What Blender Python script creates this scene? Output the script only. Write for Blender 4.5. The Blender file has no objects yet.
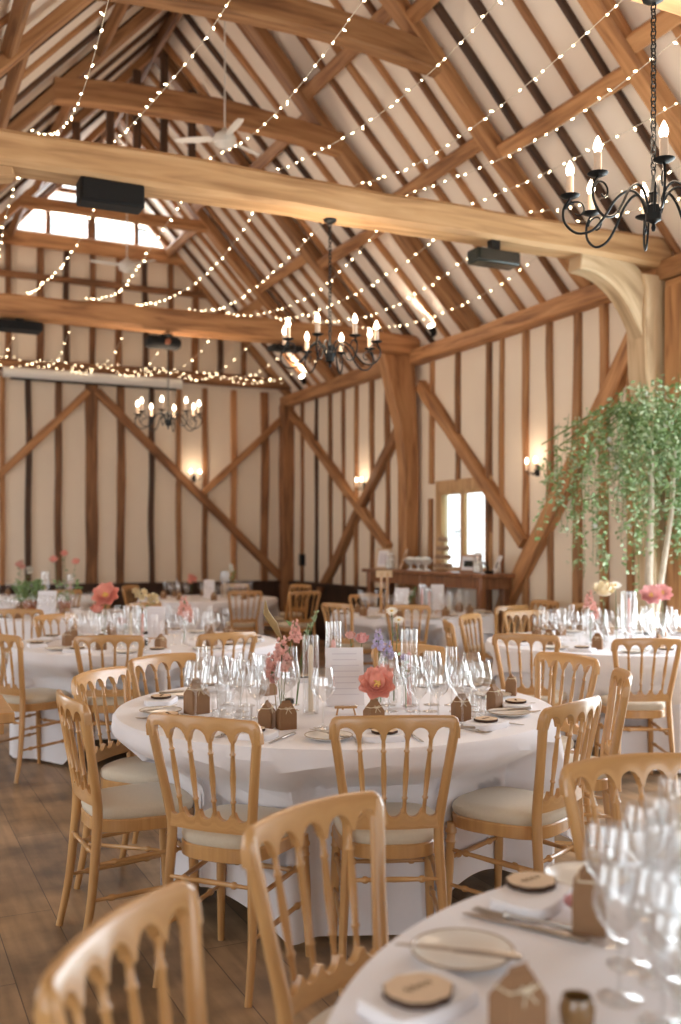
import bpy, math, random
from mathutils import Vector, Matrix, noise
PI = math.pi
C = bpy.context.scene.collection
V = Vector

# ------------------------------------------------------------------ mesh helper
class MB:
    def __init__(s):
        s.v = []; s.f = []; s.uv = []; s.sm = []
    def face(s, idx, uv=None, smooth=True):
        s.f.append(tuple(idx)); s.uv.append(uv or [(0, 0)] * len(idx)); s.sm.append(smooth)
    def box(s, lo, hi, smooth=False):
        x0, y0, z0 = lo; x1, y1, z1 = hi; b = len(s.v)
        s.v += [V(p) for p in ((x0,y0,z0),(x1,y0,z0),(x1,y1,z0),(x0,y1,z0),(x0,y0,z1),(x1,y0,z1),(x1,y1,z1),(x0,y1,z1))]
        for q, (a, c) in (((0,3,2,1),(0,1)),((4,5,6,7),(0,1)),((0,1,5,4),(0,2)),((1,2,6,5),(1,2)),((2,3,7,6),(0,2)),((3,0,4,7),(1,2))):
            s.face([b+i for i in q], [(s.v[b+i][a], s.v[b+i][c]) for i in q], smooth)
    def sweep(s, path, rings, closed_caps=True, smooth=True):
        """rings: list of list of points (already in space)"""
        n = len(rings[0]); b = len(s.v); L = 0
        per = [0]
        for i in range(n): per.append(per[-1] + (rings[0][(i+1) % n] - rings[0][i]).length)
        ls = [0]
        for i in range(1, len(path)): ls.append(ls[-1] + (path[i] - path[i-1]).length)
        for r in rings: s.v += [V(p) for p in r]
        for j in range(len(rings)-1):
            for i in range(n):
                k = (i+1) % n
                s.face((b+j*n+i, b+j*n+k, b+(j+1)*n+k, b+(j+1)*n+i),
                       [(per[i], ls[j]), (per[i+1], ls[j]), (per[i+1], ls[j+1]), (per[i], ls[j+1])], smooth)
        if closed_caps:
            s.face([b+i for i in range(n)][::-1], [(r.x*.3, r.y*.3) for r in [V((0,0,0))]*n], False)
            e = b + (len(rings)-1)*n
            s.face([e+i for i in range(n)], None, False)
    def tube(s, pts, rad, n=8, flat=1.0, up=None, caps=True):
        pts = [V(p) for p in pts]
        if not isinstance(rad, (list, tuple)): rad = [rad]*len(pts)
        rings = []; prev = None
        for i, p in enumerate(pts):
            t = (pts[min(i+1, len(pts)-1)] - pts[max(i-1, 0)])
            t = t.normalized() if t.length > 1e-9 else V((0,0,1))
            if prev is None:
                u = V(up) if up else (V((0,0,1)) if abs(t.z) < .9 else V((1,0,0)))
            else: u = prev
            u = (u - t*u.dot(t)).normalized(); w = t.cross(u); prev = u
            rings.append([p + (u*math.cos(2*PI*k/n) + w*math.sin(2*PI*k/n)*flat)*rad[i] for k in range(n)])
        s.sweep(pts, rings, caps)
    def beam(s, p0, p1, w, h, up=(0,0,1), seg=10, wob=.012, seed=0, cham=.012, bow=None, taper=0):
        """rectangular timber with waney edges; w across, h along 'up'"""
        p0 = V(p0); p1 = V(p1); t = (p1-p0).normalized(); u = V(up); u = (u - t*u.dot(t)).normalized(); a = t.cross(u)
        rings = []; path = []
        for i in range(seg+1):
            f = i/seg; c = p0.lerp(p1, f)
            if bow: c = c + V(bow)*(4*f*(1-f))
            n1 = noise.noise(V((f*(p1-p0).length*1.1, seed*7.3, .5)))*wob*1.4; n2 = noise.noise(V((f*(p1-p0).length*1.1, seed*3.1, 9.5)))*wob
            k = 1 + wob*9*noise.noise(V((f*(p1-p0).length*1.6, seed*5.7, 4.2)))
            c = c + a*n1 + u*n2
            hw = w/2*k*(1-taper*f); hh = h/2*k*(1-taper*f); q = min(cham, hw*.5, hh*.5)
            rings.append([c + a*x + u*y for x, y in ((-hw,-hh+q),(-hw+q,-hh),(hw-q,-hh),(hw,-hh+q),(hw,hh-q),(hw-q,hh),(-hw+q,hh),(-hw,hh-q))])
            path.append(c)
        s.sweep(path, rings, True)
    def lathe(s, prof, n=20, c=(0,0,0), close=False):
        c = V(c); b = len(s.v)
        for r, z in prof:
            for k in range(n): s.v.append(c + V((r*math.cos(2*PI*k/n), r*math.sin(2*PI*k/n), z)))
        for j in range(len(prof)-1):
            for k in range(n):
                m = (k+1) % n
                s.face((b+j*n+k, b+j*n+m, b+(j+1)*n+m, b+(j+1)*n+k), [(k/n*.1, j*.02), ((k+1)/n*.1, j*.02), ((k+1)/n*.1, j*.02+.02), (k/n*.1, j*.02+.02)])
        if close:
            s.face([b+k for k in range(n)][::-1]); e = b+(len(prof)-1)*n; s.face([e+k for k in range(n)])
    def ball(s, c, r, n=8, m=5, sc=(1,1,1)):
        c = V(c); prof = [(math.sin(PI*i/m), -math.cos(PI*i/m)) for i in range(m+1)]
        b = len(s.v)
        for q, z in prof:
            q = max(q, .001)
            for k in range(n): s.v.append(c + V((q*math.cos(2*PI*k/n)*sc[0], q*math.sin(2*PI*k/n)*sc[1], z*sc[2]))*r)
        for j in range(m):
            for k in range(n):
                l = (k+1) % n; s.face((b+j*n+k, b+j*n+l, b+(j+1)*n+l, b+(j+1)*n+k))
    def mesh(s, name, m):
        me = bpy.data.meshes.new(name)
        me.from_pydata([tuple(p) for p in s.v], [], s.f)
        uvl = me.uv_layers.new(name='UVMap'); d = []
        for u in s.uv:
            for a in u: d += [a[0], a[1]]
        uvl.data.foreach_set('uv', d)
        me.polygons.foreach_set('use_smooth', s.sm)
        me.materials.append(m); me.update()
        try: me.set_sharp_from_angle(angle=math.radians(38))
        except Exception: pass
        return me
    def build(s, name, m, parent=None): return link(name, s.mesh(name, m), parent)

def link(name, me, parent=None, loc=None, rz=0):
    o = bpy.data.objects.new(name, me); C.objects.link(o)
    if parent is not None: o.parent = parent
    if loc is not None: o.location = loc
    if rz: o.rotation_euler = (0, 0, rz)
    return o
def tag(o, label, cat, group=None, kind=None):
    o['label'] = label; o['category'] = cat
    if group: o['group'] = group
    if kind: o['kind'] = kind
    return o
def thing(name, label, cat, loc=(0,0,0), rz=0, group=None):
    return tag(link(name, None, None, loc, rz), label, cat, group)
def struct(o): o['kind'] = 'structure'; return o
def clone(root, loc, rz=0, label=None, group=None, scale=None):
    r = root.copy(); C.objects.link(r); r.location = loc; r.rotation_euler = (0, 0, rz)
    if scale: r.scale = (scale,)*3
    if label: r['label'] = label
    if group: r['group'] = group
    def rec(a, b):
        for ch in list(a.children):
            c = ch.copy(); C.objects.link(c); c.parent = b; rec(ch, c)
    rec(root, r); return r
class Once:
    """first placement moves the built thing itself, later ones copy it"""
    def __init__(s, root): s.r = root; s.used = False
    def put(s, loc, rz, label, group=None, scale=None):
        if s.used: return clone(s.r, loc, rz, label, group, scale)
        s.used = True; r = s.r; r.location = loc; r.rotation_euler = (0, 0, rz); r['label'] = label
        if scale: r.scale = (scale,)*3
        if group: r['group'] = group
        return r

# ------------------------------------------------------------------ materials
def nm(name):
    m = bpy.data.materials.new(name); m.use_nodes = True
    nt = m.node_tree; return m, nt, nt.nodes['Principled BSDF']
def plain(name, col, rough=.5, metal=0, var=.0, scale=20, bump=0, coat=0, sheen=0, sss=0, emit=None, es=0):
    m, nt, b = nm(name)
    b.inputs['Roughness'].default_value = rough; b.inputs['Metallic'].default_value = metal
    b.inputs['Base Color'].default_value = (*col, 1)
    if coat: b.inputs['Coat Weight'].default_value = coat; b.inputs['Coat Roughness'].default_value = .12
    if sheen: b.inputs['Sheen Weight'].default_value = sheen
    if emit: b.inputs['Emission Color'].default_value = (*emit, 1); b.inputs['Emission Strength'].default_value = es
    tc = nt.nodes.new('ShaderNodeTexCoord')
    nz = nt.nodes.new('ShaderNodeTexNoise'); nz.inputs['Scale'].default_value = scale; nz.inputs['Detail'].default_value = 4
    nt.links.new(tc.outputs['Object'], nz.inputs['Vector'])
    mx = nt.nodes.new('ShaderNodeMixRGB'); mx.blend_type = 'MIX'
    mx.inputs[1].default_value = (*[c*(1-var) for c in col], 1); mx.inputs[2].default_value = (*[min(1, c*(1+var)) for c in col], 1)
    nt.links.new(nz.outputs[0], mx.inputs[0]); nt.links.new(mx.outputs[0], b.inputs['Base Color'])
    if bump:
        bp = nt.nodes.new('ShaderNodeBump'); bp.inputs['Strength'].default_value = bump; bp.inputs['Distance'].default_value = .01
        nt.links.new(nz.outputs[0], bp.inputs['Height']); nt.links.new(bp.outputs[0], b.inputs['Normal'])
    return m
def wood(name, c1, c2, c3, sx=28, sy=2.2, rough=.65, coat=0, bump=.25, rnd=.25):
    """grain runs along the length coordinate of each timber"""
    m, nt, b = nm(name); N = nt.nodes; L = nt.links
    uv = N.new('ShaderNodeUVMap'); mp = N.new('ShaderNodeMapping'); mp.inputs['Scale'].default_value = (sx, sy, 1)
    oi = N.new('ShaderNodeObjectInfo')
    ad = N.new('ShaderNodeVectorMath'); ad.operation = 'ADD'
    cb = N.new('ShaderNodeCombineXYZ'); ml = N.new('ShaderNodeMath'); ml.operation = 'MULTIPLY'; ml.inputs[1].default_value = 37
    L.new(oi.outputs['Random'], ml.inputs[0]); L.new(ml.outputs[0], cb.inputs[0]); L.new(ml.outputs[0], cb.inputs[1])
    L.new(uv.outputs[0], mp.inputs[0]); L.new(mp.outputs[0], ad.inputs[0]); L.new(cb.outputs[0], ad.inputs[1])
    nz = N.new('ShaderNodeTexNoise'); nz.inputs['Scale'].default_value = 1; nz.inputs['Detail'].default_value = 5; nz.inputs['Distortion'].default_value = .6
    L.new(ad.outputs[0], nz.inputs['Vector'])
    cr = N.new('ShaderNodeValToRGB'); e = cr.color_ramp.elements
    e[0].position = .3; e[0].color = (*c1, 1); e[1].position = .72; e[1].color = (*c3, 1)
    k = e.new(.5); k.color = (*c2, 1)
    L.new(nz.outputs[0], cr.inputs[0])
    hs = N.new('ShaderNodeHueSaturation')
    mr = N.new('ShaderNodeMapRange'); mr.inputs['To Min'].default_value = 1-rnd; mr.inputs['To Max'].default_value = 1+rnd
    L.new(oi.outputs['Random'], mr.inputs[0]); L.new(mr.outputs[0], hs.inputs['Value']); L.new(cr.outputs[0], hs.inputs['Color'])
    L.new(hs.outputs[0], b.inputs['Base Color'])
    b.inputs['Roughness'].default_value = rough
    if coat: b.inputs['Coat Weight'].default_value = coat; b.inputs['Coat Roughness'].default_value = .15
    if bump:
        bp = N.new('ShaderNodeBump'); bp.inputs['Strength'].default_value = bump; bp.inputs['Distance'].default_value = .01
        L.new(nz.outputs[0], bp.inputs['Height']); L.new(bp.outputs[0], b.inputs['Normal'])
    return m
def thin_glass(name, tint=(.97,.985,.985), ior=1.5, extra=.03):
    m, nt, b = nm(name); N = nt.nodes; L = nt.links; N.remove(b)
    out = N['Material Output']; tr = N.new('ShaderNodeBsdfTransparent'); tr.inputs[0].default_value = (*tint, 1)
    gl = N.new('ShaderNodeBsdfGlossy'); gl.inputs['Roughness'].default_value = .03; gl.inputs[0].default_value = (1,1,1,1)
    fr = N.new('ShaderNodeLayerWeight'); fr.inputs[0].default_value = .5
    pw = N.new('ShaderNodeMath'); pw.operation = 'POWER'; pw.inputs[1].default_value = 3.2; L.new(fr.outputs['Facing'], pw.inputs[0])
    ad = N.new('ShaderNodeMath'); ad.operation = 'MULTIPLY_ADD'; ad.inputs[1].default_value = .72; ad.inputs[2].default_value = extra; ad.use_clamp = True
    mx = N.new('ShaderNodeMixShader'); L.new(pw.outputs[0], ad.inputs[0]); L.new(ad.outputs[0], mx.inputs[0])
    L.new(tr.outputs[0], mx.inputs[1]); L.new(gl.outputs[0], mx.inputs[2]); L.new(mx.outputs[0], out.inputs[0]); return m
def emis(name, col, st):
    m, nt, b = nm(name); b.inputs['Base Color'].default_value = (*col, 1)
    b.inputs['Emission Color'].default_value = (*col, 1); b.inputs['Emission Strength'].default_value = st; return m

M = {}
M['oak'] = wood('aged_oak', (.20,.085,.032), (.38,.185,.075), (.50,.27,.12), 16, 1.6)
M['oak_l'] = wood('light_oak', (.36,.20,.09), (.54,.33,.16), (.64,.42,.23), 14, 1.3, rnd=.08)
M['oak_d'] = wood('dark_oak', (.030,.014,.007), (.075,.034,.016), (.15,.07,.03), 16, 1.6)
M['oak_m'] = wood('brown_oak', (.10,.042,.017), (.23,.105,.042), (.34,.165,.068), 16, 1.6)
M['oak_p'] = wood('pale_and_daylit_oak', (.40,.27,.15), (.60,.44,.27), (.70,.56,.38), 10, 1.5, rnd=.05)  # pale wood; on the near post and brace the tone stands for daylight
M['beech'] = wood('varnished_beech', (.44,.232,.082), (.50,.275,.102), (.55,.315,.122), 40, 3, rough=.34, coat=.45, bump=.02, rnd=.06)
M['bar'] = wood('stained_bar_wood', (.13,.05,.02), (.24,.10,.042), (.32,.15,.065), 20, 2, rough=.4, coat=.3)
M['dado'] = wood('dark_dado', (.022,.010,.006), (.045,.02,.011), (.07,.033,.018), 20, 2)
M['plaster'] = plain('lime_plaster', (.82,.72,.59), .9, var=.03, scale=3, bump=.12)
M['plaster_c'] = plain('ceiling_plaster', (.84,.75,.655), .9, var=.035, scale=2, bump=.1)
M['cloth'] = plain('white_table_linen', (.80,.795,.84), .85, var=.012, scale=60, bump=.03, sheen=.15)
M['pad'] = plain('cream_seat_fabric', (.60,.53,.42), .9, var=.06, scale=90, bump=.08, sheen=.2)
M['napkin'] = plain('napkin_linen', (.80,.80,.84), .9, var=.02, scale=80, bump=.05)
M['china'] = plain('glazed_china', (.74,.71,.66), .3, var=.02, scale=15, coat=.2)
M['rimgold'] = plain('brown_plate_rim', (.30,.21,.12), .3)
M['steel'] = plain('polished_cutlery', (.42,.38,.34), .28, metal=1, var=.02)
M['kraft'] = plain('kraft_card', (.25,.135,.065), .8, var=.08, scale=120)
M['kraft_d'] = plain('kraft_fold', (.24,.13,.065), .8, var=.08, scale=120)
M['twine'] = plain('cream_twine', (.75,.66,.5), .9)
M['bark'] = plain('dark_bark', (.06,.03,.018), .9, var=.3, scale=60, bump=.4)
M['ink'] = plain('brown_ink', (.12,.07,.04), .8)
M['paper'] = plain('white_card', (.80,.79,.83), .8, var=.01)
M['iron'] = plain('black_iron', (.012,.015,.017), .42, metal=.6, var=.2)
M['ivory'] = plain('ivory_candle_sleeve', (.74,.58,.44), .5, var=.02)
M['blackbox'] = plain('black_speaker_cloth', (.0025,.0025,.003), .85, var=.2)
M['grey'] = plain('grey_green_casing', (.008,.014,.012), .25, var=.5, scale=12)
M['white'] = plain('white_paint', (.78,.77,.74), .4, var=.01)
M['wire'] = plain('pale_light_wire', (.55,.48,.38), .5)
M['leaf'] = plain('green_leaf', (.19,.30,.11), .5, var=.45, scale=25, sheen=.1)
M['leaf2'] = plain('pale_green_leaf', (.36,.45,.27), .5, var=.3, scale=25)
M['stem'] = plain('flower_stem', (.12,.2,.06), .6, var=.2)
M['coral'] = plain('coral_petal', (.95,.40,.32), .6, var=.25, scale=30)
M['pink'] = plain('pink_petal', (.90,.50,.49), .6, var=.2, scale=40)
M['blush'] = plain('blush_petal', (.84,.52,.46), .7, var=.15, scale=40)
M['creamf'] = plain('cream_petal', (.86,.75,.52), .7, var=.1, scale=40)
M['whitef'] = plain('white_petal', (.85,.85,.80), .7, var=.05, scale=40)
M['lilac'] = plain('lilac_petal', (.66,.60,.80), .7, var=.15, scale=40)
M['yellow'] = plain('yellow_centre', (.85,.62,.20), .7, var=.2, scale=80)
M['wax_p'] = plain('pink_wax', (.86,.42,.36), .45, var=.02)
M['wax_y'] = plain('cream_wax', (.86,.74,.56), .45, var=.02)
M['terra'] = plain('terracotta', (.33,.12,.06), .8, var=.15)
M['pepper'] = plain('peppercorns', (.03,.022,.018), .6, var=.8, scale=300, bump=.5)
M['salt'] = plain('salt', (.82,.8,.78), .8)
M['glass'] = thin_glass('clear_glass', (.968,.972,.974), 1.5, .085)
M['glass_s'] = thin_glass('clear_glass_stem', (.95,.955,.955), 1.6, .10)
M['pane'] = thin_glass('window_glass', (.96,.98,.98), 1.45, .02)
M['bulb'] = emis('warm_fairy_bulb', (1,.80,.50), 14)
M['flame'] = emis('candle_bulb', (1,.83,.62), 12)
M['spot'] = emis('spot_lens', (1,.85,.65), 30)
M['amber'] = plain('amber_glass', (.20,.11,.04), .1, coat=.5)
M['grass'] = plain('lawn_grass', (.16,.32,.08), .9, var=.3, scale=8)
M['cake'] = plain('brown_cake', (.36,.23,.15), .8, var=.3, scale=60)

# floor boards
def floor_mat():
    m, nt, b = nm('oak_floor_boards'); N = nt.nodes; L = nt.links
    tc = N.new('ShaderNodeTexCoord'); mp = N.new('ShaderNodeMapping'); mp.inputs['Rotation'].default_value = (0, 0, PI/2)
    br = N.new('ShaderNodeTexBrick'); br.inputs['Scale'].default_value = 1; br.offset = .37
    br.inputs['Brick Width'].default_value = 1.7; br.inputs['Row Height'].default_value = .215; br.inputs['Mortar Size'].default_value = .0018
    br.inputs['Color1'].default_value = (.33,.205,.105,1); br.inputs['Color2'].default_value = (.47,.31,.175,1); br.inputs['Mortar'].default_value = (.10,.065,.04,1)
    L.new(tc.outputs['Object'], mp.inputs[0]); L.new(mp.outputs[0], br.inputs['Vector'])
    m2 = N.new('ShaderNodeMapping'); m2.inputs['Scale'].default_value = (14, 1.2, 1); L.new(tc.outputs['Object'], m2.inputs[0])
    nz = N.new('ShaderNodeTexNoise'); nz.inputs['Scale'].default_value = 1.5; nz.inputs['Detail'].default_value = 6; L.new(m2.outputs[0], nz.inputs['Vector'])
    n2 = N.new('ShaderNodeTexNoise'); n2.inputs['Scale'].default_value = 2.2; n2.inputs['Detail'].default_value = 5; L.new(tc.outputs['Object'], n2.inputs['Vector'])
    mu = N.new('ShaderNodeMixRGB'); mu.blend_type = 'MULTIPLY'; mu.inputs[0].default_value = .8
    L.new(br.outputs[0], mu.inputs[1]); L.new(nz.outputs[0], mu.inputs[2])
    r = N.new('ShaderNodeMapRange'); r.inputs['From Min'].default_value = .36; r.inputs['From Max'].default_value = .58; r.inputs['To Min'].default_value = .55; r.inputs['To Max'].default_value = 1.55
    L.new(n2.outputs[0], r.inputs[0])
    hs = N.new('ShaderNodeHueSaturation'); L.new(mu.outputs[0], hs.inputs['Color']); L.new(r.outputs[0], hs.inputs['Value'])
    L.new(hs.outputs[0], b.inputs['Base Color']); b.inputs['Roughness'].default_value = .42
    bp = N.new('ShaderNodeBump'); bp.inputs['Strength'].default_value = .3; bp.inputs['Distance'].default_value = .004
    L.new(br.outputs['Fac'], bp.inputs['Height']); bp.invert = True; L.new(bp.outputs[0], b.inputs['Normal'])
    return m
M['floor'] = floor_mat()

# ------------------------------------------------------------------ barn shell
XR, XL, YF, YB = 6.2, -1.8, 15.1, -3.0
RX, RZ, EZ = 2.99, 7.30, 3.88
def slope_z(x): return EZ + (RZ-EZ)/(XR-RX)*(XR-x) if x > RX else RZ - (RZ-EZ)/(XR-RX)*(RX-x)
ZL = slope_z(XL)
R = random.Random(4)

mb = MB(); mb.box((XL-.25, YB-.25, -.12), (XR+.25, YF+.25, 0)); struct(mb.build('floor', M['floor']))
mb = MB(); mb.box((XR+.3, -8, -.3), (60, 60, -.12)); struct(mb.build('floor', M['grass'])).name = 'floor_lawn'

def wall_boxes(axis, a0, a1, lo, hi, z1, holes, thick):
    """plaster wall as boxes around rectangular openings; axis 'y' runs along Y"""
    mb = MB(); cuts = sorted(holes)
    def bx(p, q, za, zb):
        if q-p < 1e-4 or zb-za < 1e-4: return
        if axis == 'y': mb.box((lo, p, za), (hi, q, zb))
        else: mb.box((p, lo, za), (q, hi, zb))
    cur = a0
    for (p, q, za, zb) in cuts:
        bx(cur, p, 0, z1); bx(p, q, 0, za); bx(p, q, zb, z1); cur = q
    bx(cur, a1, 0, z1)
    return mb
# right wall: window and a tall glazed barn doorway towards the camera
WIN = (9.27, 10.31, 1.12, 2.08)
DOOR = (2.75, 6.25, 0.0, 3.45)
wr = struct(wall_boxes('y', YB, YF, XR, XR+.10, 3.95, [DOOR, WIN], .10).build('wall_right', M['plaster']))
def stud(parent, p0, p1, w, h, up, m, seed, name='stud', wob=.014, **k):
    mb = MB(); mb.beam(p0, p1, w, h, up, 14, wob, seed, **k); return mb.build(name, M[m], parent)
px = XR-.012
# studs (Y, width, material, z0, z1)
for i, (y, w, m, z0, z1) in enumerate([(14.51,.07,'oak_m',.85,3.75),(13.96,.07,'oak_d',.85,3.75),(13.45,.08,'oak_m',.85,3.75),(13.0,.07,'oak_m',.85,3.75),
        (12.58,.08,'oak',.85,3.75),(12.1,.1,'oak_m',.85,3.75),(11.64,.1,'oak_m',.85,3.75),(11.17,.13,'oak',.85,3.75),
        (10.5,.1,'oak',2.18,3.75),(9.9,.07,'oak_m',2.18,3.75),(9.25,.09,'oak_m',.1,3.75),(9.01,.06,'oak',.1,3.75),(8.58,.11,'oak',.1,3.75),(8.16,.10,'oak',.1,3.75),
        (7.73,.13,'oak',.1,3.75),(7.34,.12,'oak',.1,3.75),(6.97,.12,'oak',.1,3.75),(10.52,.09,'oak',.1,2.0),(2.55,.14,'oak',0,3.75),(2.0,.12,'oak',0,3.75),(1.2,.12,'oak',0,3.75),(.4,.12,'oak',0,3.75),(-.5,.12,'oak',0,3.75),(-1.4,.12,'oak',0,3.75),(-2.3,.12,'oak',0,3.75)]):
    stud(wr, (px, y, z0), (px, y, z1), .07, w*.8, (0,1,0), m, i+1)
for i, (a, b, w, m) in enumerate([((14.99,3.62),(11.55,1.40),.13,'oak'),((11.05,3.15),(13.75,.72),.15,'oak_m'),((10.70,3.42),(8.55,1.45),.15,'oak'),((6.80,3.42),(8.85,.85),.19,'oak')]):
    bow = (0,-.05,.0) if i == 3 else (0,0,0)
    stud(wr, (px-.03, a[0], a[1]), (px-.03, b[0], b[1]), w, .11, (1,0,0), m, 60+i, 'brace', .02, bow=bow)
stud(wr, (px-.03, 8.85, .85), (px-.03, 9.2, .1), .22, .11, (1,0,0), 'oak', 70, 'brace', .02)
# wall plate in three lengths
for i, (a, b) in enumerate([(YB, 6.5), (6.5, 10.86), (10.86, YF)]):
    stud(wr, (XR-.08, a, 3.76), (XR-.08, b, 3.76), .2, .17, (0,0,1), 'oak', 80+i, 'wall_plate', .01)
# frame posts with swelling heads
def post(parent, x, y, w, m, name='post', z0=0, head=.30, zt=3.78):
    mb = MB(); prof = [(z0, w), (1.6, w), (2.4, w*1.02), (2.9, w*1.25), (3.3, (w+head)*.62), (3.6, head*1.12), (zt, head*1.25)]
    rings = []; path = []
    for z, ww in prof:
        for _ in (0,):
            n = noise.noise(V((z, x, y)))*.012
            path.append(V((x+n, y, z))); xi = x-(ww-w)*.75 if x > 2 else x+(ww-w)*.75
            rings.append([V((xi-ww/2+n, y-w*.5, z)), V((xi+ww/2+n, y-w*.5, z)), V((xi+ww/2+n, y+w*.5, z)), V((xi-ww/2+n, y+w*.5, z))])
    mb.sweep(path, rings, True, False)
    o = mb.build(name, M[m], parent)
    bv = o.modifiers.new('b', 'BEVEL'); bv.width = .02; bv.segments = 2
    return o
post(wr, XR-.14, 10.86, .20, 'oak', head=.36)
post(wr, XR-.12, 6.58, .24, 'oak_p', zt=3.72, head=.26)  # daylight on this post is put into its paler oak colour
stud(wr, (XR-.09, YF-.1, 0), (XR-.09, YF-.1, 3.7), .2, .2, (0,1,0), 'oak_m', 5, 'corner_post', .01)
# curved braces from post to tie beam
def curved(parent, pts, w, h, m, name='knee_brace'):
    pts = [V(p) for p in pts]; P = []
    for i in range(13):
        t = i/12; P.append(pts[0]*(1-t)**2 + pts[1]*2*t*(1-t) + pts[2]*t*t)
    mb = MB(); rings = []
    for i, p in enumerate(P):
        t = (P[min(i+1,12)]-P[max(i-1,0)]).normalized(); a = V((0,1,0)); u = t.cross(a).normalized()
        k = h*(.42+.22*(i/12-.4)**2*2)
        rings.append([p-a*w/2-u*k, p+a*w/2-u*k, p+a*w/2+u*k, p-a*w/2+u*k])
    mb.sweep(P, rings, True, True)
    o = mb.build(name, M[m], parent); bv = o.modifiers.new('b', 'BEVEL'); bv.width = .015; bv.segments = 2; return o
curved(wr, [(5.25,6.58,3.86), (5.78,6.58,3.80), (6.10,6.58,3.18)], .17, .36, 'oak_p')  # same paler oak as the post, daylight painted into the colour
# dado along the far bay
mb = MB(); mb.box((XR-.06, 10.98, 0), (XR, YF, .84)); mb.box((XR-.10, 10.98, .80), (XR, YF, .86)); mb.build('dado_panel', M['dado'], wr)
# window in right wall
wn = struct(link('window_1', None)); wn.location = (0,0,0)
def framebox(name, lo, hi, m, parent, bev=.008):
    mb = MB(); mb.box(lo, hi); o = mb.build(name, M[m], parent); b = o.modifiers.new('b', 'BEVEL'); b.width = bev; b.segments = 2; return o
y0, y1, z0, z1 = WIN
x0 = XR-.07; x1 = XR+.06
mb = MB()
mb.box((x0+.03,y0-.06,z1-.01),(x1,y1+.06,z1+.12)); mb.box((x0+.03,y0-.06,z0-.08),(x1,y1+.06,z0+.02)); mb.box((x0+.03,y0-.06,z0),(x1,y0+.01,z1)); mb.box((x0+.03,y1-.01,z0),(x1,y1+.06,z1))
mb.build('window_frame', M['oak_l'], wn)
mid = (y0+y1)/2
for a, b in ((y0+.01, mid-.002), (mid+.002, y1-.01)):
    mb = MB(); t = .04
    mb.box((x0+.04,a,z0+.02),(x0+.085,a+t,z1-.01)); mb.box((x0+.04,b-t,z0+.02),(x0+.085,b,z1-.01)); mb.box((x0+.04,a+t,z0+.02),(x0+.085,b-t,z0+.02+t)); mb.box((x0+.04,a+t,z1-.01-t),(x0+.085,b-t,z1-.01))
    cs = mb.build('casement', M['oak_l'], wn)
    mb = MB(); mb.box((x0+.06,a+t,z0+t+.02),(x0+.065,b-t,z1-.01-t)); mb.build('pane', M['pane'], cs)
    mb = MB(); mb.tube([(x0,(a+b)/2 if 0 else (mid-.03 if a<mid-.1 else mid+.03),1.6),(x0-.03,(mid-.03 if a<mid-.1 else mid+.03),1.6),(x0-.03,(mid-.03 if a<mid-.1 else mid+.03),1.52)], .008); mb.build('handle', M['iron'], cs)
# tall barn doorway in the near bay (daylight), frame only
dr = struct(link('door_1', None))
for i, (a, b) in enumerate([((XR-.06, 6.3, 0), (XR-.06, 6.3, 3.6)), ((XR-.06, 2.7, 0), (XR-.06, 2.7, 3.6)), ((XR-.06, 2.6, 3.55), (XR-.06, 6.4, 3.55))]):
    mb = MB(); mb.beam(a, b, .2, .22, (0,1,0) if i < 2 else (0,0,1), 10, .01, 90+i); mb.build('door_frame', M['oak'], dr)

# far gable wall (pentagon) with window openings
wf = MB(); TH = .22
def gz(x): return slope_z(x)
# columns of quads between x-stations, holes as z ranges
holes = [(1.86,4.16,6.03,6.36), (2.36,3.62,6.48,6.92)]
def gcol(xa, xb, segs):
    for (za0, za1, zb0, zb1) in segs:   # z at xa bottom/top, z at xb bottom/top
        b = len(wf.v)
        wf.v += [V((xa,YF,za0)),V((xb,YF,zb0)),V((xb,YF,zb1)),V((xa,YF,za1)),V((xa,YF+TH,za0)),V((xb,YF+TH,zb0)),V((xb,YF+TH,zb1)),V((xa,YF+TH,za1))]
        for q in ((0,1,2,3),(5,4,7,6),(4,5,1,0),(3,2,6,7),(1,5,6,2),(4,0,3,7)): wf.face([b+i for i in q], None, False)
def lowtop(x):   # top edge of lower window row
    if x < 2.08: return 6.03 + (x-1.86)/.22*.33
    if x > 3.92: return 6.03 + (4.16-x)/.24*.33
    return 6.36
xs = [XL, 1.86, 2.08, 2.36, 2.62, 2.99, 3.36, 3.62, 3.92, 4.16, XR]
for xa, xb in zip(xs[:-1], xs[1:]):
    segs = []
    if xb <= 1.86 or xa >= 4.16: segs = [(0, gz(xa), 0, gz(xb))]
    else:
        segs.append((0, 6.03, 0, 6.03))
        if xa >= 2.36 and xb <= 3.62:
            segs.append((lowtop(xa), 6.48, lowtop(xb), 6.48))
            ua = 6.92 if 2.6 < xa < 3.4 else 6.64; ub = 6.92 if 2.6 < xb < 3.4 else 6.64
            segs.append((ua, gz(xa), ub, gz(xb)))
        else: segs.append((lowtop(xa), gz(xa), lowtop(xb), gz(xb)))
    gcol(xa, xb, segs)
wf = struct(wf.build('wall_far', M['plaster']))
yf = YF-.02
for i, (x, w, m, z1) in enumerate([(1.72,.08,'oak',3.9),(2.08,.09,'oak_d',3.9),(2.51,.11,'oak_m',3.9),(2.99,.20,'oak_m',3.9),(3.43,.13,'oak_m',3.9),(3.9,.09,'oak_d',3.9),(4.33,.09,'oak',3.9),
        (4.75,.09,'oak_m',3.9),(5.23,.10,'oak',3.9),(5.76,.14,'oak_m',3.9),(1.25,.1,'oak_m',3.9),(.8,.1,'oak_m',3.9),(.3,.1,'oak_m',3.9),(-.2,.2,'oak_m',3.7),(-.8,.1,'oak_m',3.2),(-1.4,.1,'oak_m',2.5)]):
    stud(wf, (x, yf, .84), (x, yf, z1), w*.9, .06, (0,1,0), m, 100+i)
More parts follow.
